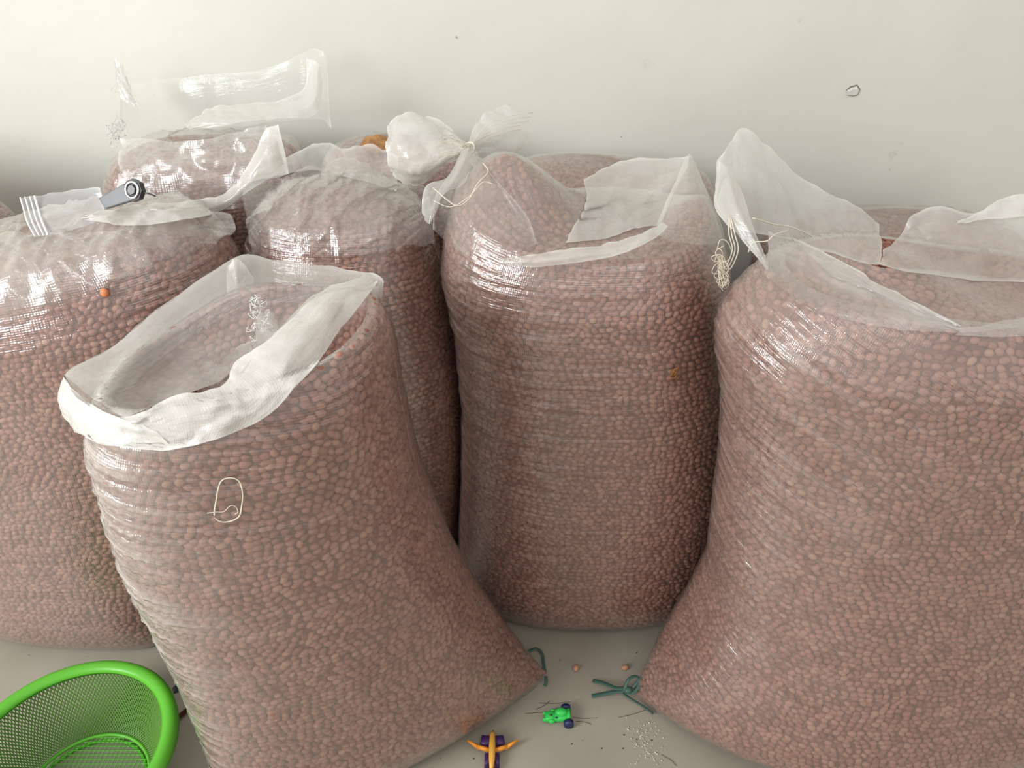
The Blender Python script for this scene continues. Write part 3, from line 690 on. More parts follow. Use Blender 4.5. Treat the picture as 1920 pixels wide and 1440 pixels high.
sheet('bag_flap', [
    [(1348, 300, 1.10), (1344, 340, 1.08), (1340, 385, 1.06), (1362, 418, 1.03), (1395, 455, 1.00), (1440, 505, .97)],
    [(1368, 318, 1.09), (1372, 350, 1.06), (1382, 390, 1.03), (1398, 420, 1.01), (1420, 460, .99), (1441, 504, .965)],
    [(1372, 330, 1.11), (1390, 360, 1.08), (1402, 395, 1.05), (1415, 430, 1.02), (1430, 465, .99), (1443, 503, .97)]],
    E.root, haze=.45, crumple=.004, sc=(16, 30), edge=(.2, .3, 0, 0), seed=43, drape=E)
sheet('bag_flap', [
    [(1440, 432, 1.09), (1500, 450, 1.08), (1560, 478, 1.07), (1620, 512, 1.05), (1680, 545, 1.02), (1740, 580, .97), (1800, 613, .90)],
    [(1440, 470, 1.02), (1490, 490, 1.0), (1545, 520, .99), (1600, 545, .965), (1660, 570, .94), (1730, 596, .915), (1802, 616, .885)],
    [(1432, 515, .975, 0), (1475, 550, .945, 0), (1525, 580, .93, .03), (1585, 600, .91, .05), (1650, 615, .895, .1), (1730, 622, .885, .2), (1805, 624, .88, .3)]],
    E.root, haze=.48, crumple=.005, sc=(16, 20), edge=(.35, 0, 0, 0), seed=44, drape=E)
sheet('bag_flap', [
    [(1655, 470, 1.150), (1690, 440, 1.158), (1712, 402, 1.166), (1765, 388, 1.170), (1820, 400, 1.166), (1880, 385, 1.166), (1960, 372, 1.166), (2060, 380, 1.150)],
    [(1655, 485, 1.138), (1700, 465, 1.142), (1740, 450, 1.146), (1790, 450, 1.146), (1840, 455, 1.142), (1900, 448, 1.142), (1970, 445, 1.138), (2070, 450, 1.126)],
    [(1648, 496, 1.126), (1695, 508, 1.118), (1745, 515, 1.114), (1800, 522, 1.110), (1850, 527, 1.106), (1920, 528, 1.102), (1990, 525, 1.098), (2080, 520, 1.090)]],
    E.root, haze=.36, crumple=.012, sc=(14, 18), edge=(.25, .3, .2, 0), seed=45, drape=E)
sheet('bag_flap', [
    [(1795, 415, 1.154), (1840, 395, 1.162), (1880, 370, 1.170), (1930, 362, 1.174), (1990, 365, 1.174)],
    [(1790, 418, 1.146), (1840, 412, 1.146), (1880, 410, 1.150), (1930, 405, 1.150), (1990, 405, 1.150)]],
    E.root, haze=.6, crumple=.008, sc=(20, 30), edge=(.2, .2, .2, 0), seed=46)
sheet('rolled_collar', [
    [(1800, 614, .885), (1860, 605, .885), (1930, 592, .89), (2010, 575, .91)],
    [(1800, 622, .87), (1860, 618, .865), (1930, 610, .87), (2020, 600, .89)],
    [(1790, 628, .87), (1860, 632, .865), (1930, 628, .87), (2030, 615, .89)]],
    E.root, haze=.25, crumple=.003, seed=47, drape=E)

sheet('inner_liner', [
    [(1490, 455, 1.15), (1570, 475, 1.17), (1645, 495, 1.17), (1740, 507, 1.17), (1840, 518, 1.17), (1950, 520, 1.17)],
    [(1550, 505, 1.08), (1610, 520, 1.08), (1680, 545, 1.08), (1760, 560, 1.08), (1850, 570, 1.08), (1960, 570, 1.08)],
    [(1620, 540, 1.0), (1680, 567, 1.0), (1740, 595, 1.0), (1800, 620, 1.0), (1870, 622, 1.0), (1970, 612, 1.0)]],
    E.root, haze=.20, crumple=.010, sc=(12, 12), seed=48, drape=E, lift=.002)

# F, G, H, I: the row against the wall;  K: at the far left
Fs = Sack(left=[(222, 262), (218, 380), (235, 520), (250, 700)], right=[(570, 262), (574, 400), (574, 700)],
          Yc=1.64, bf=.17, bb=.17, zt=.88, tilt=.02, dome=.02, shoulder=.12, sh0=.9)
Fs.build('sack against the wall with shiny wrinkled film and tall clear film collar standing up', seed=51, hi=False, capcr=.012, haze=.08)
sheet('film_fold', [
    [(222, 258, 1.55), (300, 262, 1.50), (380, 262, 1.48), (450, 245, 1.50), (500, 238, 1.52)],
    [(218, 320, 1.50), (300, 325, 1.455), (380, 330, 1.45), (450, 320, 1.46), (510, 310, 1.47)],
    [(218, 385, 1.49), (300, 395, 1.45), (380, 395, 1.445), (450, 390, 1.45), (510, 380, 1.46)]],
    Fs.root, haze=.20, crumple=.022, sc=(22, 20), edge=(.1, 0, .3, 0), seed=52, drape=Fs)
sheet('film_collar', [
    [(212, 112, 1.78), (232, 150, 1.82), (300, 150, 1.85), (400, 140, 1.86), (500, 130, 1.85), (565, 100, 1.83), (600, 95, 1.80), (614, 140, 1.76)],
    [(222, 160, 1.76), (250, 200, 1.80), (310, 200, 1.82), (400, 190, 1.83), (500, 180, 1.82), (570, 160, 1.80), (602, 160, 1.77), (616, 190, 1.73)],
    [(225, 240, 1.70), (260, 240, 1.74), (320, 242, 1.76), (400, 240, 1.77), (500, 232, 1.77), (570, 225, 1.75), (605, 225, 1.72), (618, 240, 1.70)]],
    Fs.root, haze=.13, crumple=.010, sc=(18, 8), edge=(.1, 0, .5, .4), seed=53)
sheet('film_collar', [
    [(345, 232, 1.66), (372, 218, 1.67), (400, 200, 1.68), (460, 195, 1.68), (520, 190, 1.68), (570, 165, 1.69), (575, 110, 1.71)],
    [(352, 240, 1.63), (385, 228, 1.63), (420, 222, 1.63), (470, 218, 1.63), (530, 205, 1.64), (585, 180, 1.66), (598, 120, 1.70)],
    [(360, 243, 1.63), (400, 238, 1.62), (440, 232, 1.61), (480, 228, 1.61), (535, 222, 1.62), (590, 215, 1.65), (607, 160, 1.70)]],
    Fs.root, haze=.40, crumple=.008, sc=(20, 20), edge=(.25, .1, .1, .2), seed=54)
sheet('film_collar', [
    [(214, 105, 1.76), (224, 118, 1.75), (238, 150, 1.75)],
    [(218, 150, 1.74), (232, 165, 1.73), (250, 185, 1.73)],
    [(226, 185, 1.73), (244, 195, 1.72), (262, 205, 1.72)]],
    Fs.root, haze=.30, crumple=.012, sc=(60, 60), edge=(.2, .2, .4, .2), seed=55)

Gs = Sack(left=[(600, 262), (602, 400), (606, 700)], right=[(915, 262), (915, 400), (905, 700)],
          Yc=1.68, bf=.15, bb=.15, zt=.87, tilt=.0, dome=.03, shoulder=.15)
Gs.build('sack against the wall mostly hidden behind the shadowed sack, orange scrap on top', seed=61, hi=False, capcr=.005)
Hs = Sack(left=[(935, 330), (930, 400), (935, 700)], right=[(1342, 380), (1345, 500), (1340, 700)],
          Yc=1.66, bf=.16, bb=.17, zt=.825, tilt=-.03, dome=.02, shoulder=.14, lumps=[(-.12, .0, .015, .09)])
Hs.build('sack against the wall peeking out behind the central sack', seed=71, hi=False, capcr=.003)
Is = Sack(left=[(1420, 430), (1415, 520), (1420, 700)], right=[(1930, 430), (1935, 520), (1930, 700)],
          Yc=1.64, bf=.17, bb=.18, zt=.70, tilt=.0, dome=.03, shoulder=.18)
Is.build('low sack against the wall behind the rightmost sack', seed=81, hi=False, capcr=.008)
Ks = Sack(left=[(-480, 330), (-480, 700)], right=[(15, 345), (48, 430), (60, 560), (60, 700)],
          Yc=1.52, bf=.18, bb=.18, zt=.89, tilt=-.10, dome=.04, shoulder=.3, sh0=.7)
Ks.build('brownish sack at the left edge of the photo, mostly out of frame', seed=91, hi=False, capcr=.004)

# ------------------------------------------------------------ threads, ties and small things
def on(s, u, v, lift=.0015):             # the place on a sack where the sight line meets its film
    o0 = Vector((0, 0, H)); d = Vector(ray(u, v)).normalized()
    h = s.bvh.ray_cast(o0, d)
    return None if h[0] is None else np.array(o0 + d*(h[3]-lift))
def smooth(pts, sub=6, closed=False): return [tuple(p) for p in cr(np.array(pts), sub, closed)]
def scribble(rng, c, rad, n, r, mb, droop=0.0):
    for k in range(n):
        p = np.array(c)+rng.uniform(-1, 1, 3)*rad*.4; q = [p.copy()]
        d = rng.normal(0, 1, 3)
        for i in range(7):
            d = d*.6+rng.normal(0, .8, 3); d[2] -= droop; p = p + d/np.linalg.norm(d)*rad*.35; 
            p = np.array(c)+np.clip(p-np.array(c), -rad*1.3, rad*1.3); q.append(p.copy())
        mb.tube(smooth(q, 5), r, 4)
rng = np.random.RandomState(3)

# thread loop on the front sack
mb = MB()
lp = [on(A, *q) for q in ((413, 905), (430, 896), (448, 902), (455, 925), (453, 950), (447, 970), (422, 979), (403, 970), (405, 940))]
mb.tube(smooth(lp, 5, True), .0009, 5, closed=True)
mb.tube(smooth([on(A, *q) for q in ((388, 962), (405, 960), (420, 959), (432, 948), (442, 950), (446, 960), (440, 964))], 5), .0006, 5)
o = mb.build('thread_loop', M_THREAD)
tag(o, 'cream thread loop stuck to the face of the front sack', 'thread')
# knot threads of the central sack
mb = MB()
mb.tube(smooth([P(812, 352, 1.16), P(835, 372, 1.14), P(858, 386, 1.13), P(880, 372, 1.13), P(895, 345, 1.14), P(915, 322, 1.18), P(905, 305, 1.22)], 6), .0009, 5)
mb.tube(smooth([P(812, 376, 1.15), P(845, 388, 1.13), P(880, 368, 1.12), P(905, 342, 1.13), P(925, 345, 1.13)], 6), .0006, 5)
for k in range(9):
    a = rng.uniform(0, 6.28); q = [P(880+rng.uniform(-5, 5), 278+rng.uniform(-5, 5), 1.28)]
    for i in range(1, 5):
        q.append(P(880-i*13+rng.uniform(-9, 9), 275-i*7*math.sin(a)-rng.uniform(-6, 8), 1.28-.004*i))
    mb.tube(smooth(q, 5), .0006, 4)
for k in range(5):
    mb.tube(smooth([P(880, 278, 1.28), P(905, 262-k*5, 1.30), P(945, 248-k*7, 1.31), P(985+rng.uniform(-15, 15), 243-k*8, 1.33)], 5), .0004, 4)
kn = [P(874, 270, 1.29), P(886, 268, 1.27), P(890, 280, 1.27), P(882, 288, 1.28), P(872, 283, 1.29)]
mb.tube(smooth(kn, 4, True), .0018, 6, closed=True)
mb.build('knot_thread', M_THREAD, Ds.root)
# threads hanging from the right sack's lip, and its stitching
mb = MB()
for off in (0, 6, -5):
    q = [P(1368+off*.3, 405, 1.03), P(1372+off, 440, 1.005), P(1378+off, 470, .995), P(1362+off, 505, .985), P(1352+off*.6, 480, .985), P(1349+off*.5, 500, .982), P(1356+off, 540, .98)]
    mb.tube(smooth(q, 6), .0008, 5)
for k in range(9):
    u0 = 1352+rng.uniform(-5, 8); v0 = 455+rng.uniform(0, 80); a0 = rng.uniform(0, 6); rr_ = rng.uniform(6, 13)
    q = [P(u0+rr_*math.cos(a0+i*1.1)+i*rng.uniform(-1.5, 1.5), v0+1.5*rr_*math.sin(a0+i*1.1)+i*2, .981+rng.uniform(-.004, .004)) for i in range(8)]
    mb.tube(smooth(q, 6), .00055, 4)
mb.tube(smooth([P(1403, 473, .95), P(1412, 455, .95), P(1438, 452, .95), P(1452, 440, .96), P(1478, 432, .98)], 5), .0009, 4)
mb.build('hanging_threads', M_THREAD, E.root)
mb = MB()
mb.tube(smooth([P(1412, 409, 1.02), P(1450, 420, 1.05), P(1490, 428, 1.07), P(1540, 452, 1.09), P(1580, 477, 1.10), P(1640, 500, 1.13)], 6), .0011, 5)
mb.build('stitching_thread', M_THREAD, E.root)
# frayed film fibres of the sack by the wall
M_FIBRE = simple('white_film_fibre', (.85, .85, .82), .4, .5)
mb = MB()
for k in range(26):
    u0 = rng.uniform(214, 238); v0 = rng.uniform(225, 262)
    q = [P(u0, v0, 1.62)]
    for i in range(1, 4): q.append(P(u0-i*rng.uniform(1, 9), v0+i*rng.uniform(-8, 8), 1.62-.01*i+rng.uniform(-.01, .01)))
    mb.tube(smooth(q, 3), .0005, 3)
mb.build('frayed_fibres', M_FIBRE, Fs.root); mb = MB()
for k in range(10):
    u0 = rng.uniform(215, 235); v0 = rng.uniform(118, 180)
    mb.tube(smooth([P(u0, v0, 1.74), P(u0+rng.uniform(-8, 8), v0+10, 1.74), P(u0+rng.uniform(-6, 14), v0+24, 1.73)], 3), .0005, 3)
mb.build('frayed_fibres', M_FIBRE, Fs.root)
# tangle of thread inside the open mouth of the front sack
mb = MB()
for k in range(26):
    u0 = rng.uniform(462, 505); v0 = rng.uniform(560, 640)
    q = [P(u0+rng.uniform(-9, 9), v0+rng.uniform(-9, 9), .885+rng.uniform(-.006, .006)) for i in range(5)]
    mb.tube(smooth(q, 5), .0005, 3)
mb.build('tangled_thread', M_FIBRE, A.root)

# ties of the bottom corners
def strap(mb, pts, w=.0045): mb.tube(smooth(pts, 5), w, 8, flat=.28)
mb = MB()
cz = lambda u, v, z: G(u, v, z)
strap(mb, [cz(1186, 1292, .022), cz(1160, 1296, .015), cz(1138, 1300, .008), cz(1110, 1305, .005)])
strap(mb, [cz(1180, 1290, .022), cz(1155, 1290, .018), cz(1135, 1282, .012), cz(1112, 1276, .006)])
strap(mb, [cz(1170, 1296, .02), cz(1178, 1275, .034), cz(1192, 1268, .036), cz(1200, 1280, .032), cz(1190, 1297, .022), cz(1174, 1300, .016)], .0035)
strap(mb, [cz(1185, 1290, .022), cz(1198, 1275, .034), cz(1213, 1256, .04)], .003)
strap(mb, [cz(1168, 1300, .014), cz(1186, 1312, .008), cz(1205, 1324, .006), cz(1225, 1338, .005)], .0028)
mb.ell(cz(1178, 1294, .02), (.009, .008, .007))
mb.build('tie_strap', M_TIE, E.root)
mb = MB()
strap(mb, [cz(1022, 1262, .006), cz(1019, 1243, .006), cz(1016, 1225, .008), cz(1005, 1216, .008), cz(988, 1222, .006)], .003)
strap(mb, [cz(1024, 1268, .01), cz(1024, 1278, .008), cz(1022, 1286, .005)], .003)
mb.build('tie_strap', M_TIE, A.root)

# husk on the central sack, stray orange peanut on the left one
M_HUSK = simple('dry_orange_husk', (.30, .13, .055), .8, .2, .3, 200)
mb = MB(); c = on(Ds, 1266, 700, .003)
for k in range(8):
    mb.tube(smooth([c+rng.uniform(-1, 1, 3)*(.010, .002, .012) for i in range(4)], 4), rng.uniform(.0004, .0010), 4)
mb.tube(smooth([on(Ds, 1250, 714), on(Ds, 1275, 714), on(Ds, 1298, 718)], 4), .0005, 4)
tag(mb.build('dry_husk', M_HUSK), 'tiny orange-brown dry husk clinging to the face of the central sack', 'husk')
M_ORANGE_NUT = simple('orange_nut', (.62, .22, .10), .5, .3, .15, 150)
c = on(B, 196, 549, .004); mb = MB(); mb.ell(c, (.0068, .005, .0075))
tag(mb.build('stray_peanut', M_ORANGE_NUT), 'bright orange peanut resting on the film of the leftmost large sack', 'peanut')

# orange scrap on the sack by the wall
g0 = []; cc = P(703, 262, 1.60)
hz_ = Gs.bvh.ray_cast(Vector((cc[0], cc[1], 1.3)), Vector((0, 0, -1)))
if hz_[0] is not None: cc[2] = hz_[0].z
vs = []; nu, nv = 26, 14
for i in range(nv+1):
    for j in range(nu):
        ph = math.pi*i/nv; th = 2*math.pi*j/nu
        k = 1+.35*(float(ridged(np.array([th*1.3]), np.array([ph*2.0]), 5)[0])-.4)*math.sin(ph)
        vs.append((cc[0]+.030*k*math.sin(ph)*math.cos(th), cc[1]+.018*k*math.sin(ph)*math.sin(th), cc[2]+.014+.019*k*math.cos(ph)+.006*math.sin(th*2)*math.sin(ph)))
fs = [(i*nu+j, i*nu+(j+1) % nu, (i+1)*nu+(j+1) % nu, (i+1)*nu+j) for i in range(nv) for j in range(nu)]
o = obj('crumpled_scrap', vs, fs, simple('orange_paper', (.42, .22, .09), .7, .2, .35, 60, bump=.002))
tag(o, 'crumpled orange-brown scrap lying on top of a sack by the wall', 'scrap')

# clear pouch and dark ringed tool on the left sack
M_POUCH = film_material('clear_pouch', 0.0, tint=(.78, .80, .80), gloss=.5, rough=.2, weave=0, fine=.0004)
b0 = on(B, 70, 446, .004); b1 = on(B, 205, 408, .004)
by0 = float(b0[1]) if b0 is not None else 1.3; by1 = float(b1[1]) if b1 is not None else 1.36
root = thing('plastic_pouch', 'clear flat plastic pouch with ribbed edge lying behind the leftmost large sack top', 'plastic bag', tuple(P(130, 440, (by0+by1)/2)))
sheet('pouch_body', [
    [(38, 370, by0+.07), (90, 364, by0+.08), (140, 356, by0+.08), (188, 352, by1+.03)],
    [(45, 395, by0+.045), (95, 388, by0+.045), (145, 380, by0+.05), (192, 374, by1+.02)],
    [(52, 418, by0+.02), (100, 412, by0+.02), (150, 402, by1), (197, 394, by1+.01)],
    [(66, 444, by0), (110, 438, by0+.005), (155, 425, by1-.01), (202, 408, by1)]],
    root, haze=.34, crumple=.003, sc=(14, 14), edge=(.2, .2, 0, .35), seed=61, m=M_POUCH)
for k in range(4):
    mb = MB(); x = k*9
    mb.tube(smooth([P(38+x, 370-k*.8, by0+.066), P(45+x, 395-k*.8, by0+.041), P(52+x, 418-k, by0+.016), P(66+x*.9, 444-k, by0-.003)], 5), .0012 if k < 3 else .0018, 5)
    mb.build('ribbed_edge', M_FIBRE, root)
M_DGREY = simple('grey_metal', (.15, .153, .157), .42, .5, .1, 40, metal=.4)
M_BLACK = simple('black_rubber', (.015, .015, .017), .35, .5)
M_STEEL = simple('bright_steel', (.75, .75, .76), .22, .5, metal=1)
yT = by1-.005
root = thing('ringed_tool', 'dark grey flat tool with black ringed round end, half in the clear pouch', 'tool', tuple(P(232, 375, yT)))
a = [P(188, 372, yT+.01), P(200, 392, yT), P(252, 376, yT-.01), P(236, 344, yT+.005)]
nrm = np.cross(a[1]-a[0], a[3]-a[0]); nrm /= np.linalg.norm(nrm)
if nrm[1] > 0: nrm = -nrm
vs = [p+nrm*.004 for p in a]+[p-nrm*.004 for p in a]
o = obj('blade', vs, [(0, 1, 2, 3), (7, 6, 5, 4), (0, 4, 5, 1), (1, 5, 6, 2), (2, 6, 7, 3), (3, 7, 4, 0)], M_DGREY, root, smooth=False)
bv = o.modifiers.new('bevel', 'BEVEL'); bv.width = .0015; bv.segments = 2
cR = P(253, 357, yT-.002); e1 = (a[2]-a[3]); e1 /= np.linalg.norm(e1); e2 = np.cross(nrm, e1)
def disc(mb, c, r, h, n=6, rot=0):
    vs = [c+nrm*h+(e1*math.cos(t)+e2*math.sin(t))*r for t in [2*math.pi*i/n+rot for i in range(n)]]+[c-nrm*.004+(e1*math.cos(t)+e2*math.sin(t))*r for t in [2*math.pi*i/n+rot for i in range(n)]]
    mb.add(vs, [tuple(range(n))]+[tuple(range(2*n-1, n-1, -1))]+[(i, n+i, n+(i+1) % n, (i+1) % n) for i in range(n)])
mb = MB(); disc(mb, cR, .0175, .005, 8, .2); mb.build('end_plate', M_BLACK, root, smooth=False)
mb = MB(); mb.tube([cR+nrm*.006+(e1*math.cos(t)+e2*math.sin(t))*.0120 for t in np.linspace(0, 2*math.pi, 28, endpoint=False)], .0020, 8, closed=True); mb.build('ring', M_STEEL, root)
mb = MB(); disc(mb, cR, .0075, .008, 6, .3); mb.build('hex_nut', M_DGREY, root, smooth=False)
mb = MB(); mb.tube(smooth([P(268, 360, yT-.01), P(282, 364, yT-.012), P(292, 368, yT-.012)], 4), .0012, 5); mb.build('wire_end', M_BLACK, root)

# ------------------------------------------------------------ green basket
def plastic(name, col, tr=.25):
    m, nt, out = mat(name); L = nt.links.new
    b = nd(nt, 'ShaderNodeBsdfPrincipled'); b.inputs['Base Color'].default_value = (*col, 1); b.inputs['Roughness'].default_value = .35
    t = nd(nt, 'ShaderNodeBsdfTranslucent'); t.inputs[0].default_value = (*col, 1)
    mx = nd(nt, 'ShaderNodeMixShader'); mx.inputs[0].default_value = tr
    L(b.outputs[0], mx.inputs[1]); L(t.outputs[0], mx.inputs[2]); L(mx.outputs[0], out.inputs[0]); return m
M_GREEN = plastic('green_plastic', (.155, .60, .045)); M_GREENMESH = plastic('green_mesh_plastic', (.19, .42, .07), .4)
BX, BY, BZ = float(G(118, 1412, .13)[0]), float(G(118, 1412, .13)[1]), .13
RIM, BASE = .172, .108
root = thing('mesh_basket', 'round bright green plastic mesh basket on the floor, cut off by the photo corner', 'basket', (BX, BY, 0))
mb = MB(); ring = lambda r, z, n=72: [(BX+r*math.cos(2*math.pi*i/n), BY+r*math.sin(2*math.pi*i/n), z) for i in range(n)]
# rounded rim, rolled over outward
prof = [(-.014, -.004), (-.015, .002), (-.010, .0075), (-.002, .010), (.007, .008), (.0115, .001), (.0115, -.011), (.0095, -.011), (.0085, -.001), (0, .005), (-.010, .0)]
n = 96; vs = []
for i in range(n):
    t = 2*math.pi*i/n
    for (dr, dz) in prof: vs.append((BX+(RIM+dr)*math.cos(t), BY+(RIM+dr)*math.sin(t), BZ+dz))
m_ = len(prof)
obj('rim', vs, [(i*m_+j, ((i+1) % n)*m_+j, ((i+1) % n)*m_+(j+1) % m_, i*m_+(j+1) % m_) for i in range(n) for j in range(m_)], M_GREEN, root)
def rr(k):                                # wall profile: k 0 base .. 1 rim
    return BASE+(RIM-.006-BASE)*(k**.8), .012+(BZ-.014)*(k**1.25)
nr_, nc_ = 26, 150; vs = []; fs = []
for i in range(nr_+1):
    r_, z_ = rr(i/nr_)
    for j in range(nc_):
        t = 2*math.pi*(j+.5*(i % 2))/nc_
        vs.append((BX+r_*math.cos(t), BY+r_*math.sin(t), z_))
for i in range(0, nr_-1):
    for j in range(nc_):
        if i % 2 == 0: fs.append((i*nc_+j, (i+1)*nc_+j, (i+2)*nc_+j, (i+1)*nc_+(j-1) % nc_))
        else: fs.append((i*nc_+j, (i+1)*nc_+(j+1) % nc_, (i+2)*nc_+j, (i+1)*nc_+j))
o = obj('mesh_wall', vs, fs, M_GREENMESH, root)
w = o.modifiers.new('strands', 'WIREFRAME'); w.thickness = .0034; w.use_even_offset = False
mb = MB(); mb.tube(ring(BASE, .010), .0035, 8, closed=True); mb.tube(ring(BASE*.93, .004), .003, 8, closed=True); mb.build('base_ring', M_GREEN, root)
vs = []; fs = []; st = .0085; k = int(BASE/st)+1; idx = {}
for i in range(-k, k+1):
    for j in range(-k, k+1):
        if math.hypot(i*st, j*st) < BASE*1.0:
            idx[(i, j)] = len(vs); vs.append((BX+i*st, BY+j*st, .009))
for (i, j) in list(idx):
    if all(q in idx for q in ((i+1, j), (i+1, j+1), (i, j+1))): fs.append((idx[(i, j)], idx[(i+1, j)], idx[(i+1, j+1)], idx[(i, j+1)]))
o = obj('mesh_base', vs, fs, M_GREEN, root); w = o.modifiers.new('strands', 'WIREFRAME'); w.thickness = .0026; w.use_even_offset = False

# ------------------------------------------------------------ things on the floor
M_WOOD = simple('brown_stick_wood', (.13, .055, .03), .7, .2, .3, 60)
mb = MB(); mb.tube([G(286, 1382, .006), G(320, 1356, .007), G(356, 1326, .006)], .0042, 8)
tag(mb.build('stick', M_WOOD), 'thin brown stick on the floor between green basket and front sack', 'stick')
mb = MB(); c = G(338, 1288, .004); mb.box(c, (.03, .016, .007), .5, .7, .3)
tag(mb.build('dark_scrap', M_BLACK, smooth=False), 'small black scrap on the floor beside the front sack, above the stick', 'scrap')
M_NUT = simple('loose_nut', (.50, .27, .17), .5, .3, .15, 150)
for (u, v, rot, lab) in ((1080, 1252, 1.2, 'loose tan peanut on the floor, the one farther from the green strap'), (1172, 1251, .3, 'loose reddish peanut on the floor just above the green strap')):
    mb = MB(); mb.ell(G(u, v, .0055), (.0085, .0062, .0055), rot)
    tag(mb.build('peanut', M_NUT), lab, 'peanut', 'loose peanuts on the floor')
# green toy car
M_TG = plastic('toy_green', (.04, .62, .10), .1); M_NAVY = simple('toy_navy', (.012, .02, .09), .4, .5)
c = G(1048, 1348, 0); root = thing('toy_car', 'tiny bright green toy car with dark navy wheels on the floor', 'toy', tuple(c))
mb = MB()
mb.box((c[0]+.006, c[1], .013), (.034, .024, .012), -.05, .85, .3)
mb.box((c[0]-.018, c[1]-.001, .011), (.022, .020, .010), .1, .8, .3)
mb.ell((c[0]+.004, c[1]+.001, .021), (.012, .009, .007), 0, 16, 8)
mb.box((c[0]+.018, c[1], .017), (.008, .022, .010), 0, .8, .3)
for q in ((-.026, .006), (-.027, -.007), (-.015, -.011), (-.012, .011)): mb.ell((c[0]+q[0], c[1]+q[1], .009), (.006, .004, .005))
mb.build('body', M_TG, root)
for q in ((.014, .0165), (.018, -.0165)):
    mb = MB(); mb.tube([(c[0]+q[0], c[1]+q[1]-.0045, .010), (c[0]+q[0], c[1]+q[1]+.0045, .010)], .0095, 16); mb.build('wheel', M_NAVY, root)
mb = MB()
for q in ((-.016, -.002), (-.006, -.010), (-.004, .008)): mb.ell((c[0]+q[0], c[1]+q[1], .0195 if q[0] > -.01 else .0165), (.003, .002, .001))
mb.build('marking', simple('toy_dark_marks', (.02, .06, .05), .5), root)
# orange and purple toy plane
M_TO = simple('toy_orange', (.80, .30, .03), .35, .5); M_TY = simple('toy_amber', (.72, .38, .06), .35, .5); M_TP = simple('toy_purple', (.045, .012, .09), .4, .5)
c = G(923, 1416, 0); root = thing('toy_plane', 'small toy plane with orange wings and purple body parts beside front sack', 'toy', tuple(c))
mb = MB(); mb.tube([(c[0]+.001, c[1]+.038, .018), (c[0], c[1]+.028, .020), (c[0], c[1]+.005, .022), (c[0], c[1]-.02, .020), (c[0]-.001, c[1]-.045, .016)], [.002, .005, .0062, .0058, .002], 12); mb.build('fuselage', M_TY, root)
for sx in (-1, 1):
    mb = MB()
    def wing(x0, y0, x1, y1, w0, w1, z):
        vs = []
        for (x, y, w) in ((x0, y0, w0), (x1, y1, w1)):
            vs += [(c[0]+sx*x, c[1]+y+w, z), (c[0]+sx*x, c[1]+y, z+.004), (c[0]+sx*x, c[1]+y-w, z), (c[0]+sx*x, c[1]+y, z-.003)]
        mb.add(vs, [(0, 1, 5, 4), (1, 2, 6, 5), (2, 3, 7, 6), (3, 0, 4, 7), (3, 2, 1, 0), (4, 5, 6, 7)])
    wing(.004, .000, .028, .008, .006, .005, .016); wing(.026, .007, .048, .020, .006, .002, .015)
    mb.build('wing', M_TO, root)
    mb = MB(); mb.box((c[0]+sx*.013, c[1]+.020, .012), (.021, .022, .016), sx*.12, .8, .3); mb.build('engine_pod', M_TP, root)
    mb = MB(); mb.box((c[0]+sx*.0095, c[1]-.015, .010), (.009, .026, .014), 0, .8, .3); mb.build('fin', M_TP, root)
    mb = MB(); wing(.003, -.034, .014, -.048, .007, .004, .012); mb.build('tail_fin', M_TY, root)
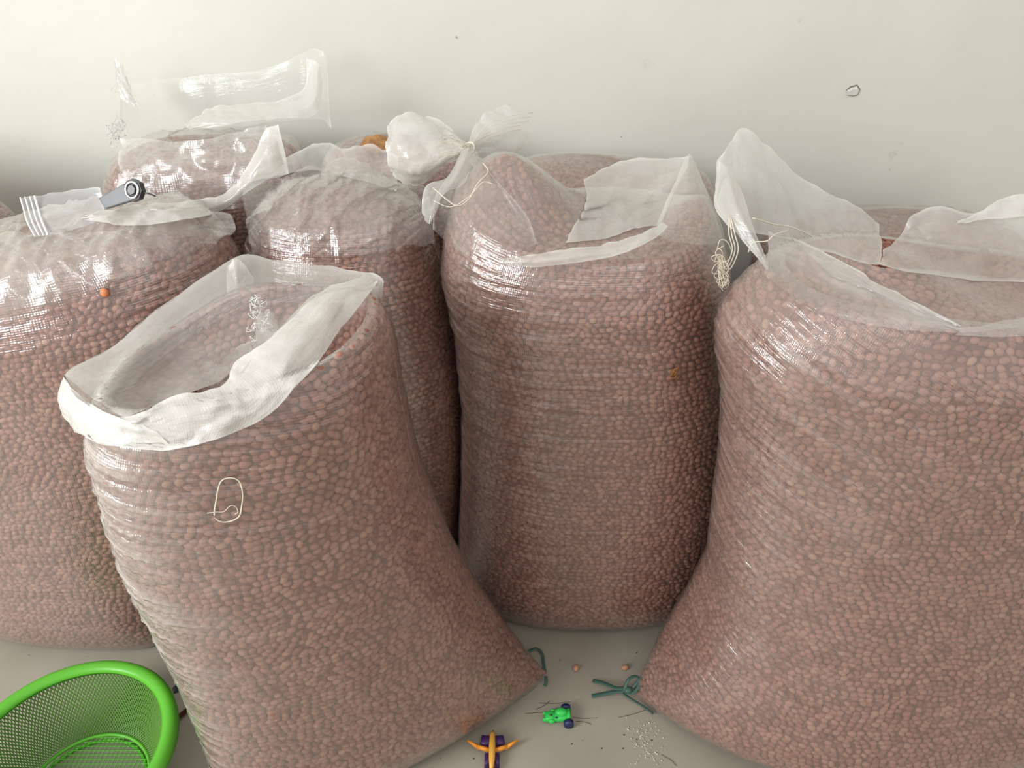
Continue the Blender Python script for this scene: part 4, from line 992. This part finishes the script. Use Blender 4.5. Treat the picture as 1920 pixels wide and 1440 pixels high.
# hairs and crumbs
M_HAIR = simple('dust_hair', (.10, .06, .04), .8, .1)
mb = MB()
for q in (((985, 1338), (1010, 1336), (1035, 1334)), ((1010, 1318), (1040, 1319), (1070, 1316)), ((1075, 1345), (1095, 1347), (1120, 1346)), ((1080, 1352), (1098, 1354), (1108, 1358)), ((1005, 1330), (1022, 1322), (1030, 1314)), ((1160, 1345), (1190, 1338), (1212, 1330)), ((1240, 1415), (1258, 1425), (1268, 1436))):
    mb.tube(smooth([G(u, v, .0012) for u, v in q], 5), .00045, 4)
o = mb.build('hair_wisps', M_HAIR); tag(o, 'fine dark hairs and fibres lying on the floor around the green toy', 'hair', kind='stuff')
M_CRUMB = simple('pale_crumb', (.62, .58, .50), .9, .1, .2, 100); M_SPECK = simple('dark_speck', (.05, .03, .02), .9, .1)
mb = MB()
for k in range(150):
    t = rng.uniform(0, 1); u = 1200+t*20+rng.normal(0, 12)+ (8*math.sin(t*9)); v = 1350+t*75+rng.normal(0, 5)
    if k > 120: u = rng.uniform(1170, 1260); v = rng.uniform(1350, 1435)
    r_ = rng.uniform(.0006, .0017); mb.ell(G(u, v, r_*.7), (r_, r_*rng.uniform(.6, 1.6), r_*.8), rng.uniform(0, 3), 6, 4)
o = mb.build('plaster_crumbs', M_CRUMB); tag(o, 'pale plaster crumbs scattered on the floor beside the rightmost sack', 'crumbs', kind='stuff')
mb = MB()
for (u, v) in ((1128, 1403), (1168, 1403), (1194, 1224), (1194, 1386), (1222, 1388), (888, 1422), (290, 1280), (1024, 1282), (1072, 1395), (1170, 1378)):
    mb.ell(G(u, v, .001), (.0016, .0014, .001), 0, 8, 5)
o = mb.build('dirt_specks', M_SPECK); tag(o, 'dark dirt specks scattered on the pale floor', 'dirt', kind='stuff')

# chipped plug in the wall
c = P(1599, 171, WALL_Y); mb = MB()
n = 7; outer = []; inner = []
for i in range(n):
    t = 2*math.pi*i/n+.3; r_ = .0165*(1+.12*math.sin(i*2.1))
    outer.append((c[0]+r_*math.cos(t), WALL_Y-.0005, c[2]+r_*.8*math.sin(t))); inner.append((c[0]+.001+r_*.68*math.cos(t), WALL_Y-.006, c[2]-.0015+r_*.5*math.sin(t)))
mb.add(outer+inner, [(i, (i+1) % n, n+(i+1) % n, n+i) for i in range(n)]+[tuple(range(n, 2*n))])
root = tag(mb.build('wall_plug', simple('pale_filler', (.62, .61, .56), .6, .2, .1, 90), smooth=False), 'small chipped hexagonal filler plug high on the wall above the rightmost sack', 'wall plug')
mb = MB(); mb.tube([outer[k] for k in (5, 6, 0, 1, 2, 3)], [.0006, .001, .0016, .0020, .0022, .001], 5); mb.build('dark_edge', simple('dark_rim', (.20, .19, .16), .9), root)  # dark line along the plug's upper rim
